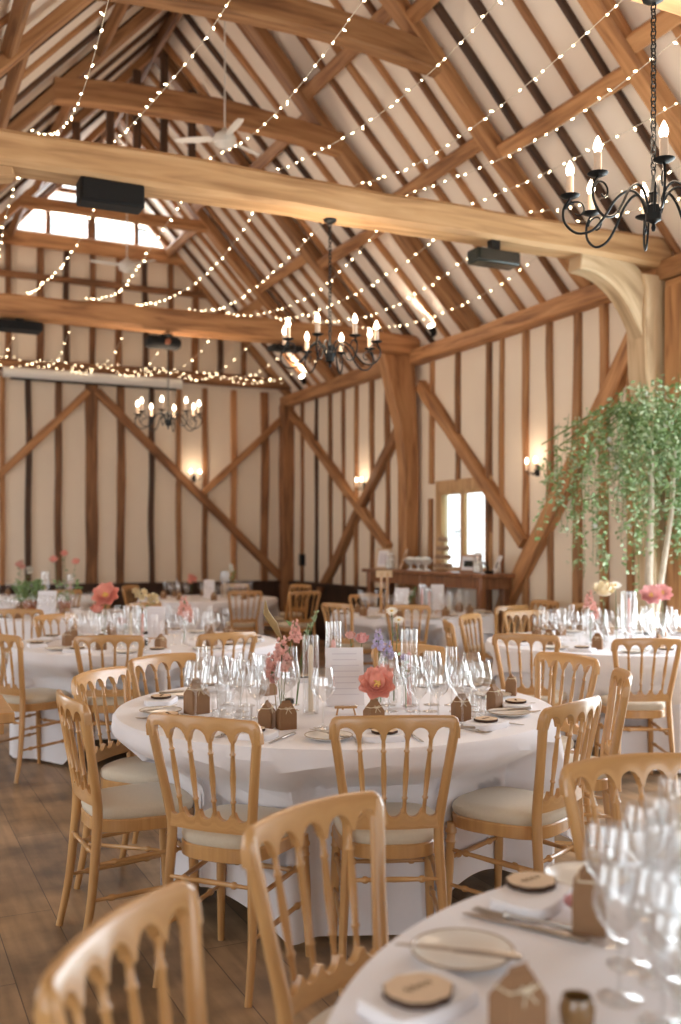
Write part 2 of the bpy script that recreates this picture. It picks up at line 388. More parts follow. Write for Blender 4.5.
for i, x in enumerate([.95,1.4,1.8,2.24,2.62,3.0,3.4,3.8,4.2,4.6,5.0,5.4]):
    stud(wf, (x, yf, 4.1), (x, yf, min(5.9, gz(x)-.05)), .08 if i % 3 else .1, .08, (0,1,0), ['oak_m','oak_d','oak_m'][i % 3], 130+i)
for i, (a, b, w, m) in enumerate([((2.93,3.73),(1.6,2.36),.11,'oak'),((3.06,3.74),(6.10,.84),.13,'oak_m'),((4.73,2.25),(6.16,3.58),.10,'oak'),((1.6,2.36),(.1,.9),.12,'oak')]):
    stud(wf, (a[0], yf-.03, a[1]), (b[0], yf-.03, b[1]), w, .09, (0,1,0), m, 150+i, 'brace')
mb = MB(); mb.box((XL, YF-.06, 0), (XR-.1, YF, .84)); mb.box((XL, YF-.1, .80), (XR-.1, YF, .86)); mb.build('dado_panel', M['dado'], wf)
for i, (z, xa, xb, w) in enumerate([(5.35,1.6,4.9,.09),(4.72,.9,5.1,.07)]):
    stud(wf, (xa, yf-.04, z), (xb, yf-.04, z), .08, w, (0,0,1), 'oak_m', 160+i, 'rail')
stud(wf, (1.25, yf-.05, 5.88), (4.73, yf-.05, 5.88), .12, .2, (0,0,1), 'oak', 165, 'collar')
stud(wf, (2.0, yf-.04, 6.41), (4.0, yf-.04, 6.41), .12, .10, (0,0,1), 'oak_m', 166, 'rail')
for s in (-1, 1):
    stud(wf, (RX+s*3.2, yf-.03, EZ), (RX, yf-.03, RZ), .13, .14, (0,1,0), 'oak', 170+s, 'gable_rafter')
# gable window
gw = struct(link('window_2', None))
for i, x in enumerate([2.36, 2.99, 3.67]):
    mb = MB(); mb.box((x-.035 if x != 2.99 else x-.06, YF-.03, 6.03), (x+.035 if x != 2.99 else x+.06, YF+.06, 6.36)); mb.build('mullion', M['oak_m'], gw)
mb = MB(); mb.box((2.94, YF-.03, 6.48), (3.04, YF+.06, 6.92)); mb.build('mullion', M['oak_m'], gw)
mb = MB(); mb.box((2.36, YF-.03, 6.655), (3.62, YF+.06, 6.725)); mb.build('mullion', M['oak_m'], gw)
mb = MB(); mb.box((1.86, YF+.1, 6.03), (4.16, YF+.11, 6.36)); mb.build('pane', M['pane'], gw)
mb = MB(); mb.box((2.36, YF+.1, 6.48), (3.62, YF+.11, 6.92)); mb.build('pane', M['pane'], gw)

# left aisle wall and rear wall (with tall openings that let daylight in)
LH = [(-2.0, .8, .5, 1.95), (2.4, 5.4, .5, 1.95), (7.2, 10.2, .5, 1.95), (11.5, 14.0, .5, 1.95)]
wl = struct(wall_boxes('y', YB, YF, XL-.22, XL, ZL, LH, .22).build('wall_left', M['plaster']))
for i in range(18): stud(wl, (XL+.01, YB+.3+i*1.04, 0), (XL+.01, YB+.3+i*1.04, ZL-.05), .08, .1, (0,1,0), 'oak_m', 200+i) if not any(a-.1 < YB+.3+i*1.04 < b+.1 for a, b, _, _ in LH) else None
wb = wall_boxes('x', XL, XR, YB-.22, YB, 2.2, [(-.2, 4.2, 0, 2.2)], .22)
b = len(wb.v); wb.v += [V((XL,YB,2.2)),V((XR,YB,2.2)),V((XR,YB,EZ+.05)),V((RX,YB,RZ)),V((XL,YB,ZL))]
wb.face([b,b+1,b+2,b+3,b+4], None, False)
wb = struct(wb.build('wall_rear', M['plaster']))

# ceiling slopes (plaster between rafters)
def slope_pt(side, s, y, off=0):
    """s: 0 at ridge, 1 at eaves plate; off: metres below the plaster"""
    x = RX + side*(XR-RX)*s; z = RZ - (RZ-EZ)*s
    n = V((-side*.729, 0, -.684)); return V((x, y, z)) + n*off
ceil = {}
for side in (1, -1):
    se = 1.03 if side == 1 else (RX-XL)/(XR-RX)
    mb = MB(); b = len(mb.v); a0 = slope_pt(side, 0, YB-.2, -.02); a1 = slope_pt(side, se, YB-.2, -.02); L0 = V((0, YF-YB+.4, 0)); o = V((0,0,.12))
    mb.v += [a0, a1, a1+L0, a0+L0, a0+o, a1+o, a1+L0+o, a0+L0+o]
    for q in ((0,1,2,3),(7,6,5,4),(0,4,5,1),(1,5,6,2),(2,6,7,3),(3,7,4,0)): mb.face([b+i for i in q], None, False)
    c = struct(mb.build('ceiling', M['plaster_c'])); ceil[side] = c
    y = 3.42; i = 0
    Ps = [5.66, 7.46, 9.44, 11.4, 13.25]
    while y < YF-.15:
        if min(abs(y-p) for p in Ps) > .14:
            m = R.choices(['oak','oak_m','oak_d'], [4,3,4])[0]; w = R.uniform(.045,.068) if side == 1 else R.uniform(.045,.06)
            mb = MB(); mb.beam(slope_pt(side, se-.02, y+R.uniform(-.03,.03), .0), slope_pt(side, .0, y+R.uniform(-.03,.03), .0), w, .08 if side == 1 else .045, (0,1,0) and tuple(V((-side*.729,0,-.684))), 16, .011, 300+i+side*50)
            mb.build('rafter', M[m], c)
        y += .372 if side == 1 else .52; i += 1
    y = -2.8
    while y < 3.3:
        mb = MB(); mb.beam(slope_pt(side, se-.02, y, .015), slope_pt(side, 0, y, .015), .07, .08, tuple(V((-side*.729,0,-.684))), 8, .011, 400+i); mb.build('rafter', M[R.choice(['oak','oak_m','oak_d'])], c); y += .42; i += 1
    # staggered purlins
    st = [YB, .5, 3.4] + Ps + [YF]
    for k in range(len(st)-1):
        j = .018 if k % 2 else -.018
        for s0 in (.365, .655):
            mb = MB(); mb.beam(slope_pt(side, s0+j, st[k], .085), slope_pt(side, s0+j, st[k+1], .085), .13 if side == 1 else .09, .11 if side == 1 else .09, tuple(V((-side*.729,0,-.684))), 8, .012, 500+k+int(s0*100)); mb.build('purlin', M['oak'], c)
for y in (3.4,): pass
mb = MB(); mb.beam((RX, YB, RZ-.10), (RX, YF, RZ-.10), .06, .2, (0,0,1), 30, .006, 3); mb.build('ridge_board', M['oak_m'], ceil[1])

# roof trusses: principal rafters, collar, studs
def truss(y, label, collar=True, studs=False, w=.175, cz=5.65, cm='oak', ch=.22, bow=.10):
    t = thing('roof_truss', label, 'roof truss', (0,0,0), 0, 'oak roof trusses')
    for side in (1, -1):
        mb = MB(); mb.beam(slope_pt(side, .99, y, .07), slope_pt(side, .02, y, .07), w if side == 1 else .13, .13 if side == 1 else .09, tuple(V((-side*.729,0,-.684))), 16, .016, int(y*10)+side, bow=tuple(V((-side*.729,0,-.684))*.03)); mb.build('principal_rafter', M['oak'], t)
    if collar:
        hw = (RZ-cz)/(RZ-EZ)*(XR-RX)-.08
        mb = MB(); mb.beam((RX-hw, y, cz-.03), (RX+hw, y, cz-.03), .16, ch, (0,0,1), 14, .012, int(y*7), bow=(0,0,bow)); mb.build('collar_beam', M[cm], t)
    if studs:
        for k in range(-4, 5):
            x = RX + k*.30; top = RZ-.12-abs(k)*.30*1.065
            if k in (-4, 4): z0 = 4.9
            else: z0 = 4.5
            mb = MB(); mb.beam((x, y, z0), (x, y, top), .075, .07, (0,1,0), 8, .006, k+30); mb.build('stud', M['oak_d'], t)
        mb = MB(); mb.beam((RX-2.3, y, 4.5), (RX+2.3, y, 4.5), .09, .10, (0,0,1), 12, .006, 77); mb.build('rail', M['oak_m'], t)
    return t
truss(5.66, 'roof truss nearest the camera, right rafter rising past the near chandelier', collar=False)
truss(7.46, 'roof truss whose collar beam runs across the very top of the picture')
truss(9.44, 'roof truss with pale collar beam just above the nearest white ceiling fan')
truss(11.4, 'roof truss with a row of dark thin studs beneath its apex', True, False)
truss(13.25, 'roof truss closest to the far gable windows', True, False, ch=.12, cz=5.86, bow=0)
# dark stud infill of the truss at Y 11.2
t = thing('stud_infill', 'row of dark slender studs standing in the roof apex behind the collar beams', 'roof studs')
for k, x in enumerate([2.05, 2.42, 2.72, 3.03, 3.36]):
    mb = MB(); mb.beam((x, 11.15, 5.5), (x, 11.15, slope_z(x)-.22), .085, .07, (0,1,0), 8, .005, k+600); mb.build('stud', M['oak_d'], t)
# tie beams
def tie(y, label, zt, h, m, seed, w=.26, bow=.05, x0=-.25, x1=6.15, lz=0):
    mb = MB(); mb.beam((x0, y, zt-h/2-.02), (x1, y, zt-h/2+lz), w, h, (0,0,1), 26, .016, seed, .03, bow=(0,0,bow))
    return tag(mb.build('tie_beam', M[m]), label, 'tie beam', 'oak tie beams')
tie(3.25, 'heavy pale tie beam in the top right corner holding the near chandelier chain', 4.02, .28, 'oak_l', 11)
tie(6.58, 'long heavy light oak tie beam crossing the whole picture at upper third', 4.03, .235, 'oak_l', 12, bow=.02)
tie(10.86, 'middle tie beam ending on the jowled brown post, behind the central chandelier', 4.02, .25, 'oak', 13)
tie(14.95, 'farthest tie beam against the gable wall, wrapped in fairy lights', 4.12, .17, 'oak_m', 14, .16, 0)
# arcade posts and aisle plate on the left
wl_a = struct(link('wall_left_arcade', None)); wl_a.name = 'trim_1'
for y in (-1, 3.25, 6.58, 10.86, 14.9): post(wl_a, -.2, y, .24, 'oak_l' if y < 8 else 'oak')
for y in (6.58, 10.86): curved(wl_a, [(.80,y,3.82), (.25,y,3.70), (-.06,y,2.9)], .15, .16, 'oak_l', 'knee_brace')
stud(wl_a, (-.2, YB, 3.72), (-.2, YF, 3.72), .2, .2, (0,0,1), 'oak', 88, 'arcade_plate', .01)

# ------------------------------------------------------------------ chairs
def chair_meshes(ns=10):
    P = {}
    def hw(z): return .150 + (z-.50)/(.86-.50)*.046
    def yb(s, z):
        base = -.175 - (z-.50)*.155; r = min(1, abs(s)/.197); return base - .028*(1-r*r)
    def mid(pts, sub=4):
        out = []
        for i in range(len(pts)-1):
            p0 = pts[max(i-1,0)]; p1 = pts[i]; p2 = pts[i+1]; p3 = pts[min(i+2,len(pts)-1)]
            for j in range(sub):
                t = j/sub
                out.append(tuple(.5*((2*p1[k])+(-p0[k]+p2[k])*t+(2*p0[k]-5*p1[k]+4*p2[k]-p3[k])*t*t+(-p0[k]+3*p1[k]-3*p2[k]+p3[k])*t**3) for k in range(len(p1))))
        out.append(pts[-1]); return out
    for sd in (-1, 1):
        pts = [(sd*.170,-.238,0,.0135),(sd*.165,-.205,.16,.0155),(sd*.156,-.185,.34,.018),(sd*.150,-.176,.47,.0185),(sd*.152,-.180,.54,.018),(sd*.172,yb(.197,.68),.68,.017),(sd*.193,yb(.197,.82),.82,.0172),(sd*.1935,yb(.197,.862),.855,.014)]
        sm = mid(pts); mb = MB(); mb.tube([p[:3] for p in sm], [p[3] for p in sm], ns, .92, (0,1,0)); P.setdefault('rear_post', []).append(mb)
        mb = MB(); x = sd*.165; y = .165
        prof = [(.42,.018),(.40,.018),(.395,.0215),(.385,.0215),(.38,.017),(.36,.0165),(.352,.020),(.344,.0165),(.25,.0175),(.10,.0145),(.05,.013),(0,.0125)]
        mb.tube([(x+sd*.012*(1-z/.42), y+.02*(1-z/.42), z) for z, r in prof][::-1], [r for z, r in prof][::-1], ns); P.setdefault('front_leg', []).append(mb)
    # crown rail with five arches
    mb = MB(); N = 60; rings = []; path = []
    W = .197
    for i in range(N+1):
        f = i/N*2-1; s = f*(W+.0135)
        g = (s/(W)+1)/2*5; k = min(4, max(0, int(g))); t = min(1, max(0, g-k))
        # gap between posts: outer gaps end on the post inner edge
        tt = 2*t-1
        arch = math.sqrt(max(0, 1-(tt/.86)**2)) if abs(tt) < .86 else 0
        zb = .800 + .040*arch
        if abs(s) > W-.018: zb = .80
        e = max(0, (abs(s)-(W+.0135-.028))/.028)
        zt = .872 + .008*(1-f*f) - .028*(1-math.sqrt(max(0, 1-min(1, e)**2)))
        T = .0125
        def q(dy, z): return V((s, yb(s, z)+dy, z))
        rings.append([q(-T, zb), q(-T, zt-.012), q(-T*.6, zt-.003), q(0, zt), q(T*.6, zt-.003), q(T, zt-.012), q(T, zb)]); path.append(V((s,0,0)))
    mb.sweep(path, rings, True); P['crown_rail'] = [mb]
    # lower back rail, scalloped
    mb = MB(); rings = []; path = []
    for i in range(51):
        f = i/50*2-1; s = f*.152; g = (s/.155+1)/2*5; k = min(4, max(0, int(g))); t = g-k; tt = 2*t-1
        zt = .572 - .026*math.sqrt(max(0, 1-(tt/.78)**2)) if abs(tt) < .78 else .572
        T = .010
        rings.append([V((s, yb(s,.54)-T+.01, .508)), V((s, yb(s,.54)-T+.01, zt)), V((s, yb(s,.54)+T+.01, zt)), V((s, yb(s,.54)+T+.01, .508))]); path.append(V((s,0,0)))
    mb.sweep(path, rings, True); P['lower_rail'] = [mb]
    for k in (-.6, -.2, .2, .6):
        mb = MB(); pr = [(0,.0085),(.05,.0065),(.17,.0068),(.185,.0098),(.20,.0098),(.215,.007),(.5,.0098),(.785,.007),(.80,.0098),(.815,.0098),(.83,.0068),(.94,.0065),(1,.011)]
        pts = []
        for t, r in pr:
            z = .562+t*(.812-.562); s = k*hw(z)*1.02; pts.append((s, yb(s, z)+.004*(1-t), z))
        mb.tube(pts, [r for t, r in pr], ns); P.setdefault('spindle', []).append(mb)
    # seat frame and pad: rounded trapezoid
    def outline(wr_, wf_, y0, y1, r, n=40):
        pts = []
        for i in range(n):
            a = 2*PI*i/n; ca, sa = math.cos(a), math.sin(a); e = 3.2
            x = math.copysign(abs(ca)**(2/e), ca); y = math.copysign(abs(sa)**(2/e), sa)
            yy = (y0+y1)/2 + y*(y1-y0)/2; w = wr_ + (wf_-wr_)*(y+1)/2
            pts.append((x*w, yy))
        return pts
    def slab(levels, n=40):
        mb = MB(); rings = []; path = []
        for z, k, d in levels:
            o = outline(.158*k, .197*k, -.185+d, .205-d, 0, n); rings.append([V((x, y, z)) for x, y in o]); path.append(V((0,0,z)))
        mb.sweep(path, rings, True); return mb
    P['seat_frame'] = [slab([(.405,.97,.004),(.408,1,0),(.447,1,0),(.452,.975,.004)])]
    P['seat_pad'] = [slab([(.446,.93,.012),(.455,.985,.004),(.470,1.0,.0),(.483,.985,.003),(.493,.92,.014),(.500,.75,.045),(.503,.45,.10),(.504,.1,.17)])]
    def rod(a, b, r=.0082):
        a = V(a); b = V(b); pr = [(0,.75),(.16,.85),(.18,1.45),(.21,1.45),(.23,.9),(.5,1.15),(.77,.9),(.79,1.45),(.82,1.45),(.84,.85),(1,.75)]
        mb = MB(); mb.tube([a.lerp(b, t) for t, k in pr], [r*k for t, k in pr], ns); return mb
    P['stretcher'] = [rod((-.152,-.192,.345),(.152,-.192,.345)), rod((-.172,.175,.29),(.172,.175,.29)),
                      rod((-.156,-.19,.305),(-.170,.172,.325)), rod((.156,-.19,.305),(.170,.172,.325)), rod((-.162,-.205,.185),(-.174,.177,.20)), rod((.162,-.205,.185),(.174,.177,.20))]
    for lst in P.values():
        for mb in lst: mb.v = [V((p.x, p.y, p.z*1.018)) for p in mb.v]
    return P
CP = chair_meshes()
root = thing('banquet_chair', 'x', 'chair'); root.scale = (1,1,1)
for nme, lst in CP.items():
    for mb in lst: mb.build(nme, M['pad'] if nme == 'seat_pad' else M['beech'], root)
chair_full = Once(root)
CQ = chair_meshes(6)
root2 = thing('banquet_chair', 'x', 'chair')
allm = MB()
for nme, lst in CQ.items():
    if nme == 'seat_pad': continue
    for mb in lst:
        b = len(allm.v); allm.v += mb.v
        for f, u, s_ in zip(mb.f, mb.uv, mb.sm): allm.face([b+i for i in f], u, s_)
allm.build('chair_frame', M['beech'], root2)
CQ['seat_pad'][0].build('seat_pad', M['pad'], root2)
chair_far = Once(root2)
SEATS = []
def chair(cx, cy, ang, label, far=False, group=None):
    """cx, cy: middle of the crown rail; ang: direction the sitter would face (degrees)"""
    a = math.radians(ang); d = V((math.cos(a), math.sin(a))); SEATS.append((V((cx, cy)), d))
    k = chair_far if far else chair_full
    return k.put((cx+d.x*.25, cy+d.y*.25, 0), a-PI/2, label, group or 'limewash banquet chairs')
G = 'beech spindle-back banquet chairs'
chair(.94,3.04,41,'beech spindle-back chair seen from behind, front left of the central table',group=G)
chair(1.51,2.79,68,'beech spindle-back chair seen squarely from behind, front right of the central table',group=G)
chair(2.23,2.79,114,'beech chair turned side-on with bright cream cushion, right front of the central table',group=G)
chair(.64,3.68,3,'side-on beech chair with wide cream seat pad, left end of the central table',group=G)
chair(.89,4.36,-45,'beech chair at the left rear of the central table, its dark spindles facing right',group=G)
chair(1.30,4.83,-68,'beech chair behind the wood slices at the left back of the central table',group=G)
chair(2.92,3.33,146,'edge-on beech chair right of the central table, narrow crown rail end showing',group=G)
chair(3.14,3.99,-172,'beech chair right rear of the central table, behind the side-on chair',group=G)
chair(2.66,4.75,-136,'beech chair at the back of the central table half hidden by its right glasses',group=G)
chair(.32,1.45,-43,'large blurred beech chair cut off by the lower left corner of the picture',group=G)
chair(.83,1.91,-66,'big blurred beech chair at lower centre, left of the foreground table',group=G)
chair(1.76,2.0,-96,'beech chair at the lower right facing the foreground table, behind its glasses',group=G)
chair(2.01,5.88,100,'beech chair facing away, front right of the peony table, behind the tall flower stems',group=G)
chair(1.29,6.0,70,'beech chair facing away in front of the left table with the coral peony',group=G)
chair(.70,6.40,28,'beech chair at the left picture edge, side-on with pale seat and straight rear leg',group=G)
chair(1.30,8.02,-60,'small beech chair at the back left of the coral peony table',group=G)
chair(3.60,5.0,40,'beech chair front left of the pink flower table, seen from behind',group=G)
chair(4.09,4.47,68,'beech chair seen squarely from behind at the right picture edge before the pink flower table',group=G)
chair(4.23,6.63,-55,'beech chair behind the glasses at the left rear of the pink flower table, crown shining',group=G)
chair(3.74,6.15,-25,'small edge-on beech chair left end of the pink flower table',group=G)
chair(4.93,6.86,-96,'beech chair facing the camera at the back of the pink flower table',group=G)
chair(4.40,7.90,55,'beech chair seen from behind in front of the table before the bar',far=True,group=G)
chair(3.92,8.42,18,'beech chair side-on at the left end of the table before the bar',far=True,group=G)
chair(5.22,7.42,100,'pale beech chair at the right front of the table before the bar',far=True,group=G)
chair(4.95,9.85,-92,'beech chair at the back of the table before the bar, against the long counter',far=True,group=G)
chair(5.98,7.95,182,'beech chair standing against the timbered wall below the right end of the bar',far=True,group=G)
chair(5.98,7.35,178,'lone beech chair by the right timbered wall, edge of its back showing',far=True,group=G)
chair(1.13,8.80,65,'beech chair in front of the far left table with the potted plant',far=True,group=G)
chair(2.35,9.3,115,'beech chair front right of the far left potted plant table',far=True,group=G)
chair(4.0,11.11,82,'beech chair seen squarely from behind before the far centre table',far=True,group=G)
chair(4.86,11.75,155,'beech chair at the right end of the far centre table',far=True,group=G)
chair(4.62,10.75,95,'beech chair standing alone between the far centre table and the counter',far=True,group=G)
chair(4.62,13.25,-127,'beech chair at the back right of the far centre table',far=True,group=G)
chair(5.4,12.7,-160,'beech chair by the far corner of the barn',far=True,group=G)
chair(2.74,12.70,150,'beech chair between the two farthest tables, turned to the left one',far=True,group=G)
chair(3.15,13.35,-45,'beech chair at the back left of the far centre table below the gable post',far=True,group=G)
chair(2.15,12.35,105,'beech chair in front of the farthest left table',far=True,group=G)

# ------------------------------------------------------------------ tables and cloths
TZ = .75
T = {'main': (1.796,3.852,.915,2), 'near': (1.352,.756,.93,0), 'peony': (1.775,6.958,.915,35), 'pink': (4.785,5.538,.915,10),
     'bar': (4.88,8.66,.80,25), 'pot': (1.53,10.15,.9,5), 'far': (3.93,12.32,.88,40), 'last': (1.88,13.5,.85,15)}
TN = {'main': 'the central table', 'near': 'the foreground table', 'peony': 'the left coral peony table', 'pink': 'the right pink flower table',
      'bar': 'the table before the bar', 'pot': 'the terracotta pot table', 'far': 'the far centre table', 'last': 'the farthest left table'}
def cloth(cx, cy, Rr, rot, half, cap, z, name, label, group, foldn, foldA, seed, flare=.02, nseg=200, rows=14, cornr=.0):
    mb = MB(); rot = math.radians(rot); n = nseg
    def edge(phi):
        a = phi-rot; d = min(half/max(abs(math.cos(a)),1e-4), half/max(abs(math.sin(a)),1e-4)); 
        # soften the corners
        k = 10; d2 = half/((abs(math.cos(a))**k+abs(math.sin(a))**k)**(1/k)); return min(d2, cap)
    rings = []
    for j in range(5):
        r = Rr*(.0001+j/4*.985); rings.append([V((cx+r*math.cos(2*PI*i/n), cy+r*math.sin(2*PI*i/n), z)) for i in range(n)])
    for j in range(rows+1):
        ring = []
        for i in range(n):
            phi = 2*PI*i/n; h = edge(phi)-Rr; s = j/rows
            arc = .02
            L = s*h
            # rounded rim then fall
            rr = Rr + min(L, arc)*.6; zz = z - max(0, L-arc*.35)
            # folds grow with the drop
            drop = max(0, L-.03)
            hn = max(0, h)
            w = math.cos(foldn*phi+seed+1.3*math.sin(3*phi+seed)+.8*math.sin(5*phi))
            w2 = math.cos(foldn*2.3*phi+seed*2)
            A = foldA*(min(1, drop/.35))*(.45+1.1*min(1, hn/.7))
            rr += flare*min(1, drop/.3) + A*(w*.7+.3*w2) - (0)
            ring.append(V((cx+rr*math.cos(phi), cy+rr*math.sin(phi), max(.012, zz))))
        rings.append(ring)
    # the cloth is pushed in where a chair seat stands against it
    near = [(c, d) for c, d in SEATS if (c-V((cx, cy))).length < Rr+.55]
    for r in rings:
        for q in r:
            if q.z > z-.05: continue
            wz = min(1, max(0, (.70-q.z)/.16)); wz = wz*wz*(3-2*wz)
            for c, d in near:
                rel = V((q.x, q.y))-c; v = rel.dot(d); u = abs(rel.x*d.y-rel.y*d.x)
                if 0 < v < .44 and u < .34:
                    wu = min(1, (.34-u)/.11); wu = wu*wu*(3-2*wu); k = (.44-v)*wu*wz; q.x += d.x*k; q.y += d.y*k
    b = len(mb.v)
    for r in rings: mb.v += r
    for j in range(len(rings)-1):
        for i in range(n):
            k = (i+1) % n; mb.face((b+j*n+i, b+j*n+k, b+(j+1)*n+k, b+(j+1)*n+i))
    o = mb.build(name, M['cloth']); tag(o, label, 'tablecloth', group); return o
for i, (k, (cx, cy, Rr, rot)) in enumerate(T.items()):
    cloth(cx, cy, Rr-.004, rot+22, Rr+.56, Rr+.725, TZ-.006, 'floor_length_tablecloth', 'white floor-length under-cloth in soft folds on '+TN[k], 'floor-length white cloths', 17, .022, i*1.7, flare=-.015, nseg=260 if i < 4 else 160, rows=16)
    cloth(cx, cy, Rr+.004, rot, Rr+.16, Rr+.50, TZ, 'overlay_tablecloth', 'white square overlay cloth with hanging corners on '+TN[k], 'white overlay cloths', 9, .022, i*2.3+.4, flare=.05, nseg=220 if i < 4 else 140, rows=10)

# ------------------------------------------------------------------ glassware
def gl_profile(kind):
    if kind == 'wine': return [(.034,.0),(.034,.002),(.012,.006),(.005,.012),(.0038,.02),(.0036,.08),(.005,.092),(.016,.102),(.034,.118),(.043,.140),(.0435,.152),(.038,.185),(.032,.210)], .21
    if kind == 'white': return [(.032,.0),(.032,.002),(.012,.006),(.0045,.012),(.0036,.02),(.0034,.078),(.005,.088),(.016,.097),(.030,.113),(.036,.130),(.0355,.148),(.031,.175),(.027,.19)], .19
    if kind == 'flute': return [(.031,.0),(.031,.002),(.012,.006),(.0045,.012),(.0034,.02),(.0034,.075),(.006,.085),(.015,.105),(.022,.14),(.0245,.17),(.0235,.205),(.0215,.232)], .232
def make_glass(kind, name, detailed):
    pr, h = gl_profile(kind)
    t = thing(name, 'x', 'glass')
    if detailed:
        mb = MB(); mb.lathe([(.0005,.001)]+pr[:4], 20); mb.build('foot', M['glass_s'], t)
        mb = MB(); mb.lathe(pr[3:7], 10); mb.build('stem', M['glass_s'], t)
        mb = MB(); mb.lathe(pr[6:]+[(pr[-1][0]-.0012, pr[-1][1]+.0004)]+[(max(.001, r-.0012), z+.0008) for r, z in pr[6:][::-1]], 24); mb.build('bowl', M['glass'], t)
        return Once(t)
    bpy.data.objects.remove(t)
    mb = MB(); mb.lathe(pr, 14); o = tag(mb.build(name, M['glass']), 'x', 'glass'); return Once(o)
GN = {'wine': ('large_wine_glass','large clear wine glass'), 'white': ('small_wine_glass','smaller clear wine glass'), 'flute': ('champagne_flute','tall slim champagne flute')}
GD = {k: make_glass(k, GN[k][0], True) for k in GN}
GF = {k: make_glass(k, GN[k][0], False) for k in GN}
mb = MB(); mb.lathe([(.001,.003),(.030,.003),(.033,.01),(.036,.095),(.0345,.095),(.031,.012),(.001,.008)], 24); tb = Once(tag(mb.build('water_tumbler', M['glass']), 'x', 'glass'))

# side plate, knife, fork, napkin, wood slice, favour box
mb = MB(); mb.lathe([(.0005,.002),(.05,.0),(.055,.003),(.082,.012),(.0855,.0155),(.083,.017),(.078,.014),(.053,.007),(.0005,.006)], 40)
rt = thing('side_plate','x','plate'); mb.build('plate_body', M['china'], rt)
mb = MB(); mb.lathe([(.0835,.0145),(.0862,.0155),(.0862,.0172),(.0835,.0175),(.082,.0165),(.0835,.0145)], 40); mb.build('plate_rim', M['rimgold'], rt)
plate = Once(rt)
def cutlery(kind):
    mb = MB()
    if kind == 'knife':
        mb.tube([(0,-.105,.004),(0,-.10,.0045),(0,-.03,.0045),(0,.005,.004)], [.0035,.0052,.0042,.0032], 8, 1.5); 
        b = len(mb.v); prof = [(-.004,0),(.006,.0),(.0085,.03),(.008,.07),(.004,.098),(-.003,.103),(-.004,.05)]
        mb.v += [V((x, y, .0035)) for x, y in prof]+[V((x, y, .005)) for x, y in prof]; n = len(prof)
        mb.face([b+i for i in range(n)][::-1], None, False); mb.face([b+n+i for i in range(n)], None, False)
        for i in range(n): mb.face((b+i, b+(i+1)%n, b+n+(i+1)%n, b+n+i), None, False)
        nme, lb = 'table_knife', 'knife'
    else:
        mb.tube([(0,-.10,.003),(0,-.095,.0035),(0,-.02,.006),(0,.03,.004),(0,.045,.003)], [.004,.0055,.003,.004,.009], 8, .4, (0,0,1))
        for x in (-.009,-.003,.003,.009): mb.tube([(x,.042,.003),(x,.07,.003),(x,.097,.007)], [.0018,.0016,.001], 5)
        nme, lb = 'table_fork', 'fork'
    return Once(tag(mb.build(nme, M['steel']), 'x', lb))
knife, fork = cutlery('knife'), cutlery('fork')
mb = MB()
rings = []; path = []
for z, k in ((.0,1),(.004,1.02),(.012,1.0),(.018,1.01),(.022,.97)):
    r = []
    for i in range(24):
        a = 2*PI*i/24; e = 5; x = math.copysign(abs(math.cos(a))**(2/e), math.cos(a))*.085*k; y = math.copysign(abs(math.sin(a))**(2/e), math.sin(a))*.06*k
        r.append(V((x, y, z+.0015*math.sin(i*1.3))))
    rings.append(r); path.append(V((0,0,z)))
mb.sweep(path, rings, True); napkin = Once(tag(mb.build('folded_napkin', M['napkin']), 'x', 'napkin'))
rt = thing('wood_slice_place_card','x','place card')
mb = MB(); ro = random.Random(3); rad = [.046*(1+.05*ro.uniform(-1,1)) for _ in range(28)]
rings = [[V((rad[i]*k*math.cos(2*PI*i/28), rad[i]*k*.93*math.sin(2*PI*i/28), z)) for i in range(28)] for z, k in ((0,.98),(.004,1.02),(.009,1.0))]
mb.sweep([V((0,0,z)) for z in (0,.004,.009)], rings, True); mb.build('bark_edge', M['bark'], rt)
mb = MB(); rings = [[V((rad[i]*.975*math.cos(2*PI*i/28), rad[i]*.93*.975*math.sin(2*PI*i/28), z)) for i in range(28)] for z in (.0085,.0098)]
M['cut'] = plain('cut_wood_face', (.66,.50,.34), .7, var=.08, scale=60)
mb.sweep([V((0,0,.0085)), V((0,0,.0098))], rings, True); mb.build('cut_face', M['cut'], rt)
mb = MB(); mb.tube([(-.022+.0036*i, .007*math.sin(i*1.9)*(1 if i % 3 else .4), .0102) for i in range(13)], .0009, 5); mb.build('handwritten_name', M['ink'], rt)
wslice = Once(rt)
